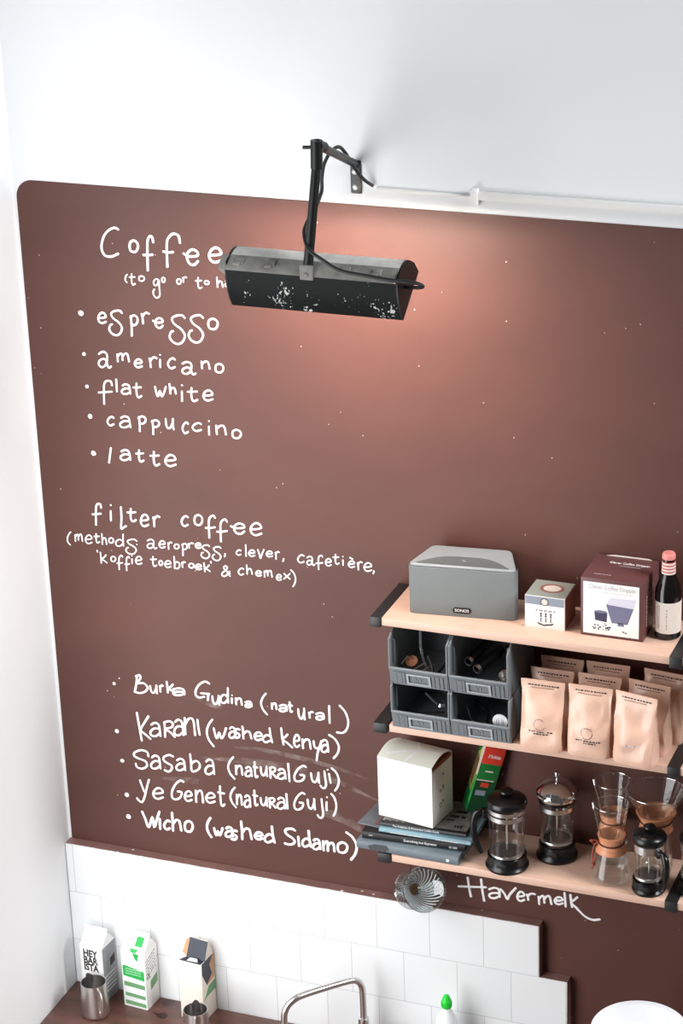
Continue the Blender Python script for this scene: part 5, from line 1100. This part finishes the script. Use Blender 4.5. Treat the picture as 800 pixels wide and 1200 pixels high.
part('collar_ring', M['glass_dark'], gd, lambda bm: lathe(bm, [(0.024, -0.100), (0.027, -0.099), (0.028, -0.083), (0.025, -0.083)], 40, GM, True))
def ribs(bm):
    for k in range(26):
        a0 = 2 * math.pi * k / 26
        P = []
        for q in range(9):
            s = q / 8
            rr = 0.0165 + (0.0505 - 0.0165) * s; a = a0 + 0.85 * s
            P.append((rr * math.cos(a), rr * math.sin(a), -0.062 + 0.058 * s))
        tube(bm, P, 0.0014, 6, mx=GM)
part('spiral_ribs', M['rib_glass'], gd, ribs)
part('drain_opening', M['coffee_print'], gd, lambda bm: lathe(bm, [(0, -0.0745), (0.010, -0.074), (0.010, -0.073), (0, -0.073)], 30, GM))
part('hanging_wire', M['black_steel'], gd, lambda bm: tube(bm, smooth_path([Vector((1.048, -0.075, Z3 - 0.021)) - RC, Vector((1.046, -0.075, 1.57)) - RC, GM @ Vector((0.0, 0.030, -0.0885)), GM @ Vector((0.0, 0.0295, -0.072))], 6), 0.0014, 8))

# ------------------------------------------------------------------ counter: jugs, cartons, tap, bottle, tub
def jug(label, loc, rz, R, H):
    t = thing('milk_jug', label, 'jug', loc, rz, 'steel milk jugs on the counter')
    seg = 64; K = 22
    bm = bmesh.new(); rings = []
    def pt(r, z, i, t_):
        a = 2 * math.pi * i / seg
        s = max(0.0, math.cos(a)) ** 26 * max(0, t_ - 0.55) / 0.45          # pouring lip pulled out at +x
        d = -0.18 * math.exp(-((abs(a if a < math.pi else a - 2 * math.pi) - 0.30) / 0.13) ** 2) * max(0, t_ - 0.6) / 0.4
        rr = r * (1 + 0.30 * s + d * 0.6)
        return (rr * math.cos(a), rr * math.sin(a), z + H * 0.03 * s - H * 0.02 * max(0, t_ - 0.6))
    prof = []
    for k in range(K + 1):
        t_ = k / K
        prof.append((R * (1.0 - 0.10 * t_ ** 1.5), H * (0.03 + 0.97 * t_), t_))
    full = [(R * 0.94, 0.0, 0)] + prof + [(r - 0.0014, z - 0.0004, q) for r, z, q in reversed(prof)] + [(R * 0.9, 0.004, 0)]
    for r, z, q in full: rings.append([bm.verts.new(pt(r, z, i, q)) for i in range(seg)])
    for A, B in zip(rings, rings[1:]):
        for i in range(seg):
            j = (i + 1) % seg; bm.faces.new((A[i], A[j], B[j], B[i]))
    bm.faces.new(list(reversed(rings[0]))); bm.faces.new(rings[-1])
    link('body', bm, M['steel'], t, 60)
    def h(bm):
        P = [(-R * 0.90, 0, H * 0.86), (-R * 1.16, 0, H * 0.90), (-R * 1.42, 0, H * 0.80), (-R * 1.46, 0, H * 0.52), (-R * 1.30, 0, H * 0.26), (-R * 0.98, 0, H * 0.16)]
        pts = smooth_path(P, 6)
        tube(bm, pts, 0.0058, 10, flat=0.42)
    part('handle', M['steel'], t, h)
    return t
jug('steel milk jug in front of the carton with black lettering', (0.1365, -0.158, ZC), ang(138), 0.0385, 0.102)
jug('steel milk jug in front of the cream and navy carton', (0.4550, -0.188, ZC), ang(112), 0.0370, 0.100)

def carton_body(bm, w, d, h, hp, open_top=False):
    """gable-top carton: ridge runs along x at the back half, roof slopes to the front"""
    box(bm, -w / 2, w / 2, 0, d, 0, h, 0.0008)
    prism(bm, [(0.0005, h - 0.001), (d * 0.50, hp), (d * 0.54, hp), (d - 0.0005, h - 0.001)], -w / 2 + 0.0004, w / 2 - 0.0004, 'x')
    box(bm, -w / 2 + 0.0004, w / 2 - 0.0004, d * 0.50, d * 0.54, hp - 0.002, hp + 0.011, 0.0005)
def roof(w, d, h, hp): return frame((0, 0.0002, h), (1, 0, 0), Vector((0, d * 0.5, hp - h)))
# carton with the black lettering
CW, CD, CH, CP = 0.070, 0.070, 0.172, 0.206
c1 = thing('milk_carton', 'white milk carton with bold black lettering in the corner behind a steel jug', 'carton', (0.1065, -0.1045, ZC), ang(-4), 'milk cartons on the counter')
part('carton_body', M['carton_white'], c1, lambda bm: carton_body(bm, CW, CD, CH, CP))
for i, (s, z) in enumerate((('HEY', 0.150), ('BAR', 0.1275), ('ISTA', 0.105))):
    lettering('black_lettering', s, 0.0300, M['print_dark'], c1, FRONT(-0.025, -0.0004, z), align='LEFT', depth=0.0004, squeeze=0.80 if s != 'ISTA' else 0.76, bold=0.0009)
part('shaded_side', M['carton_grey'], c1, lambda bm: plate(bm, SIDE(CW / 2, CD / 2, 0), [(-CD / 2 + 0.002, 0.002), (CD / 2 - 0.002, 0.002), (CD / 2 - 0.002, CH - 0.002), (-CD / 2 + 0.002, CH - 0.002)]))  # shade on this face of the carton, put in as a grey plate
part('dark_square', M['print_dark'], c1, lambda bm: plate(bm, SIDE(CW / 2 + 0.0004, CD / 2, 0), [(0.004, 0.098), (0.028, 0.103), (0.028, 0.128), (0.004, 0.123)]))
part('side_print', M['card_white'], c1, lambda bm: [dashes(bm, SIDE(CW / 2 + 0.0003, CD / 2, 0), [(-0.028, 0.028, 0.03 + k * 0.012, 0.004)], 200 + k) for k in range(5)])
# green and white carton
c2 = thing('milk_carton', 'white milk carton with bright green bands standing between the jugs', 'carton', (0.2310, -0.1000, ZC), ang(-4.5), 'milk cartons on the counter')
CW, CD, CH, CP = 0.0735, 0.070, 0.178, 0.214
part('carton_body', M['carton_white'], c2, lambda bm: carton_body(bm, CW, CD, CH, CP))
part('green_band', M['carton_green'], c2, lambda bm: plate(bm, FRONT(0, 0, 0), [(-0.033, 0.098), (0.033, 0.092), (0.033, 0.122), (-0.030, 0.132), (-0.034, 0.128)], 0.0005))
part('pale_band', M['carton_sage'], c2, lambda bm: (plate(bm, FRONT(0, 0, 0), [(-0.032, 0.066), (0.033, 0.064), (0.033, 0.078), (-0.032, 0.080)], 0.0005), plate(bm, FRONT(0, 0, 0), [(-0.030, 0.034), (0.033, 0.032), (0.033, 0.043), (-0.030, 0.045)], 0.0005), plate(bm, FRONT(0, 0, 0), [(-0.031, 0.008), (0.033, 0.006), (0.033, 0.018), (-0.031, 0.020)], 0.0005)))
part('white_lines', M['carton_white'], c2, lambda bm: [dashes(bm, FRONT(0, -0.0004, 0), [(-0.024, 0.024, 0.122 - k * 0.0075, 0.0016)], 220 + k) for k in range(3)])
part('roof_label', M['carton_green'], c2, lambda bm: (plate(bm, roof(CW, CD, CH, CP), [(0.002, 0.018), (0.024, 0.018), (0.024, 0.046), (0.002, 0.046)], 0.0006), plate(bm, roof(CW, CD, CH, CP), [(-0.004, -0.001), (0.010, -0.001), (0.016, 0.010), (-0.010, 0.010)], 0.0006)))
part('front_leaf', M['carton_green'], c2, lambda bm: plate(bm, FRONT(0, 0, 0), [(0.000, 0.176), (0.020, 0.174), (0.014, 0.150), (0.006, 0.160)], 0.0005))
part('side_print', M['carton_grey'], c2, lambda bm: [dashes(bm, frame((CW / 2, 0.006, 0.100 + k * 0.010), (0, 0.92, 0.30), (0, -0.30, 0.92)), [(0, 0.052, 0, 0.0042)], 240 + k) for k in range(6)])
part('side_patch', M['carton_sage'], c2, lambda bm: plate(bm, SIDE(CW / 2, CD / 2, 0), [(-0.010, 0.052), (0.026, 0.062), (0.026, 0.090), (-0.010, 0.080)], 0.0005))
part('side_mark', M['print_dark'], c2, lambda bm: [plate(bm, SIDE(CW / 2, CD / 2, 0), [(-0.026 + 0.005 * k, 0.092 + 0.01 * (k % 2)), (-0.022 + 0.005 * k, 0.092 + 0.01 * (k % 2)), (-0.022 + 0.005 * k, 0.101 + 0.01 * (k % 2)), (-0.026 + 0.005 * k, 0.101 + 0.01 * (k % 2))], 0.0005) for k in range(3)])
# cream and navy carton, opened
c3 = thing('oat_drink_carton', 'cream carton with a folded navy top behind the second steel jug', 'carton', (0.4035, -0.1020, ZC), ang(-5), 'milk cartons on the counter')
CW, CD, CH, CP = 0.071, 0.070, 0.182, 0.232
part('carton_body', M['carton_cream'], c3, lambda bm: (box(bm, -CW / 2, CW / 2, 0, CD, 0, CH, 0.0008), prism(bm, [(CD * 0.30, CH - 0.001), (CD * 0.62, CP), (CD * 0.66, CP), (CD - 0.0005, CH - 0.001)], -CW / 2 + 0.0004, CW / 2 - 0.0004, 'x')))
part('navy_roof', M['carton_navy'], c3, lambda bm: plate(bm, frame((0, CD * 0.30, CH), (1, 0, 0), Vector((0, CD * 0.32, CP - CH))), [(-CW / 2 + 0.014, -0.004), (CW / 2, -0.004), (CW / 2 + 0.001, 0.054), (-CW / 2 + 0.016, 0.056)], 0.0012))
part('navy_opening', M['carton_navy'], c3, lambda bm: plate(bm, TOP(0, CD * 0.15, CH), [(-CW / 2 + 0.002, -CD * 0.13), (CW / 2 - 0.002, -CD * 0.13), (CW / 2 - 0.002, CD * 0.15), (-CW / 2 + 0.012, CD * 0.15)], 0.0006))
part('spout_flap', M['carton_white'], c3, lambda bm: plate(bm, frame((0.004, 0.006, CH + 0.001), (1, 0, 0.05), Vector((0, 0.9, 0.35))), [(-0.016, 0), (0.018, 0), (0.012, 0.011), (-0.010, 0.011)], 0.0008))
part('tan_end', M['carton_tan'], c3, lambda bm: plate(bm, frame((-CW / 2 + 0.001, CD * 0.30, CH), (1, 0, 0), Vector((0, CD * 0.32, CP - CH))), [(0.0, 0.012), (0.014, 0.004), (0.016, 0.054), (0.006, 0.050)], 0.0016))
part('navy_side', M['carton_navy'], c3, lambda bm: plate(bm, SIDE(CW / 2, CD / 2, 0), [(-0.032, 0.148), (-0.010, 0.105), (0.020, 0.128), (0.008, 0.160), (0.026, 0.182), (-0.030, 0.182)], 0.0006))
part('tan_side', M['carton_tan'], c3, lambda bm: plate(bm, SIDE(CW / 2, CD / 2, 0), [(-0.010, 0.103), (0.030, 0.110), (0.034, 0.18), (0.027, 0.182), (0.010, 0.16), (0.022, 0.128)], 0.0005))
part('sage_side', M['carton_sage'], c3, lambda bm: plate(bm, SIDE(CW / 2, CD / 2, 0), [(-0.030, 0.062), (0.000, 0.098), (0.034, 0.100), (0.034, 0.07), (-0.010, 0.070)], 0.0005))
part('roof_print', M['white_print'], c3, lambda bm: [dashes(bm, frame((-0.012 + 0.018 * k, CD * 0.30 + 0.010, CH + 0.0130 + 0.0016), (0, 0.45, 0.80), (-1, 0, 0)), [(0, 0.030, 0, 0.004 if k == 0 else 0.0022)], 260 + k) for k in range(2)])
part('front_print', M['lilac_print'], c3, lambda bm: dashes(bm, FRONT(0, 0, 0.158), [(-0.022, 0.016, 0, 0.0022), (-0.018, 0.012, -0.005, 0.0018)], 270))

# tap
tap = thing('tap', 'steel sink tap with a bent spout in front of the white tiles', 'tap', (0.905, -0.105, ZC))
TO = Vector((0.905, -0.105, ZC))
def spout_t(bm):
    A = Vector((0.745, -0.268, 0.985)); P = [A, Vector((0.747, -0.266, 1.10)), Vector((0.752, -0.262, 1.150)), Vector((0.772, -0.246, 1.1755)), Vector((0.80, -0.215, 1.181)), Vector((0.865, -0.145, 1.1815)), Vector((0.890, -0.120, 1.178)), Vector((0.902, -0.107, 1.158)), Vector((0.905, -0.105, 1.12)), Vector((0.905, -0.105, 1.03))]
    tube(bm, [p - TO for p in smooth_path(P, 6)], 0.0088, 16)
part('spout', M['steel'], tap, spout_t)
part('swivel_collar', M['chrome'], tap, lambda bm: lathe(bm, [(0.0088, 0.118), (0.0135, 0.116), (0.0145, 0.108), (0.0145, 0.09), (0.012, 0.088), (0.0088, 0.088)], 28, None, True))
part('base', M['steel'], tap, lambda bm: lathe(bm, [(0, 0), (0.026, 0), (0.026, 0.006), (0.020, 0.010), (0.018, 0.088), (0.0, 0.09)], 32))
part('lever', M['chrome'], tap, lambda bm: tube(bm, [(0.018, 0, 0.05), (0.075, -0.01, 0.075)], 0.005, 12))
part('aerator', M['chrome'], tap, lambda bm: lathe(bm, [(0, -0.002), (0.0115, 0), (0.0115, 0.018), (0.0088, 0.02), (0, 0.02)], 24, T(0.745 - TO.x, -0.268 - TO.y, 0.978 - TO.z)))

# squeeze bottle
sq = thing('squeeze_bottle', 'white squeeze bottle with a green cap by the tiles below the shelves', 'bottle', (1.136, -0.100, ZC))
part('bottle_body', M['bottle_white'], sq, lambda bm: lathe(bm, [(0, 0), (0.028, 0), (0.031, 0.004), (0.031, 0.13), (0.028, 0.155), (0.018, 0.178), (0.0115, 0.190), (0.0105, 0.2), (0, 0.2)], 36))
def cap(bm):
    lathe(bm, [(0, 0.196), (0.0125, 0.196), (0.0135, 0.199), (0.0135, 0.216), (0.011, 0.220), (0.008, 0.230), (0.004, 0.233), (0, 0.233)], 32)
    for k in range(16):
        a = 2 * math.pi * k / 16
        box(bm, 0.0130, 0.0144, -0.0008, 0.0008, 0.199, 0.214, 0, 1, RZ(a))
part('cap', M['cap_green'], sq, cap)

# white tub
tb = thing('round_tub', 'round white tub at the bottom edge under the brown board', 'tub', (1.690, -0.255, ZC - 0.0))
part('tub_wall', M['ceramic'], tb, lambda bm: lathe(bm, [(0, 0), (0.085, 0), (0.09, 0.004), (0.112, 0.338), (0.1175, 0.345), (0.119, 0.351), (0.1165, 0.354), (0.108, 0.350), (0.096, 0.306), (0.090, 0.300), (0, 0.300)], 72))
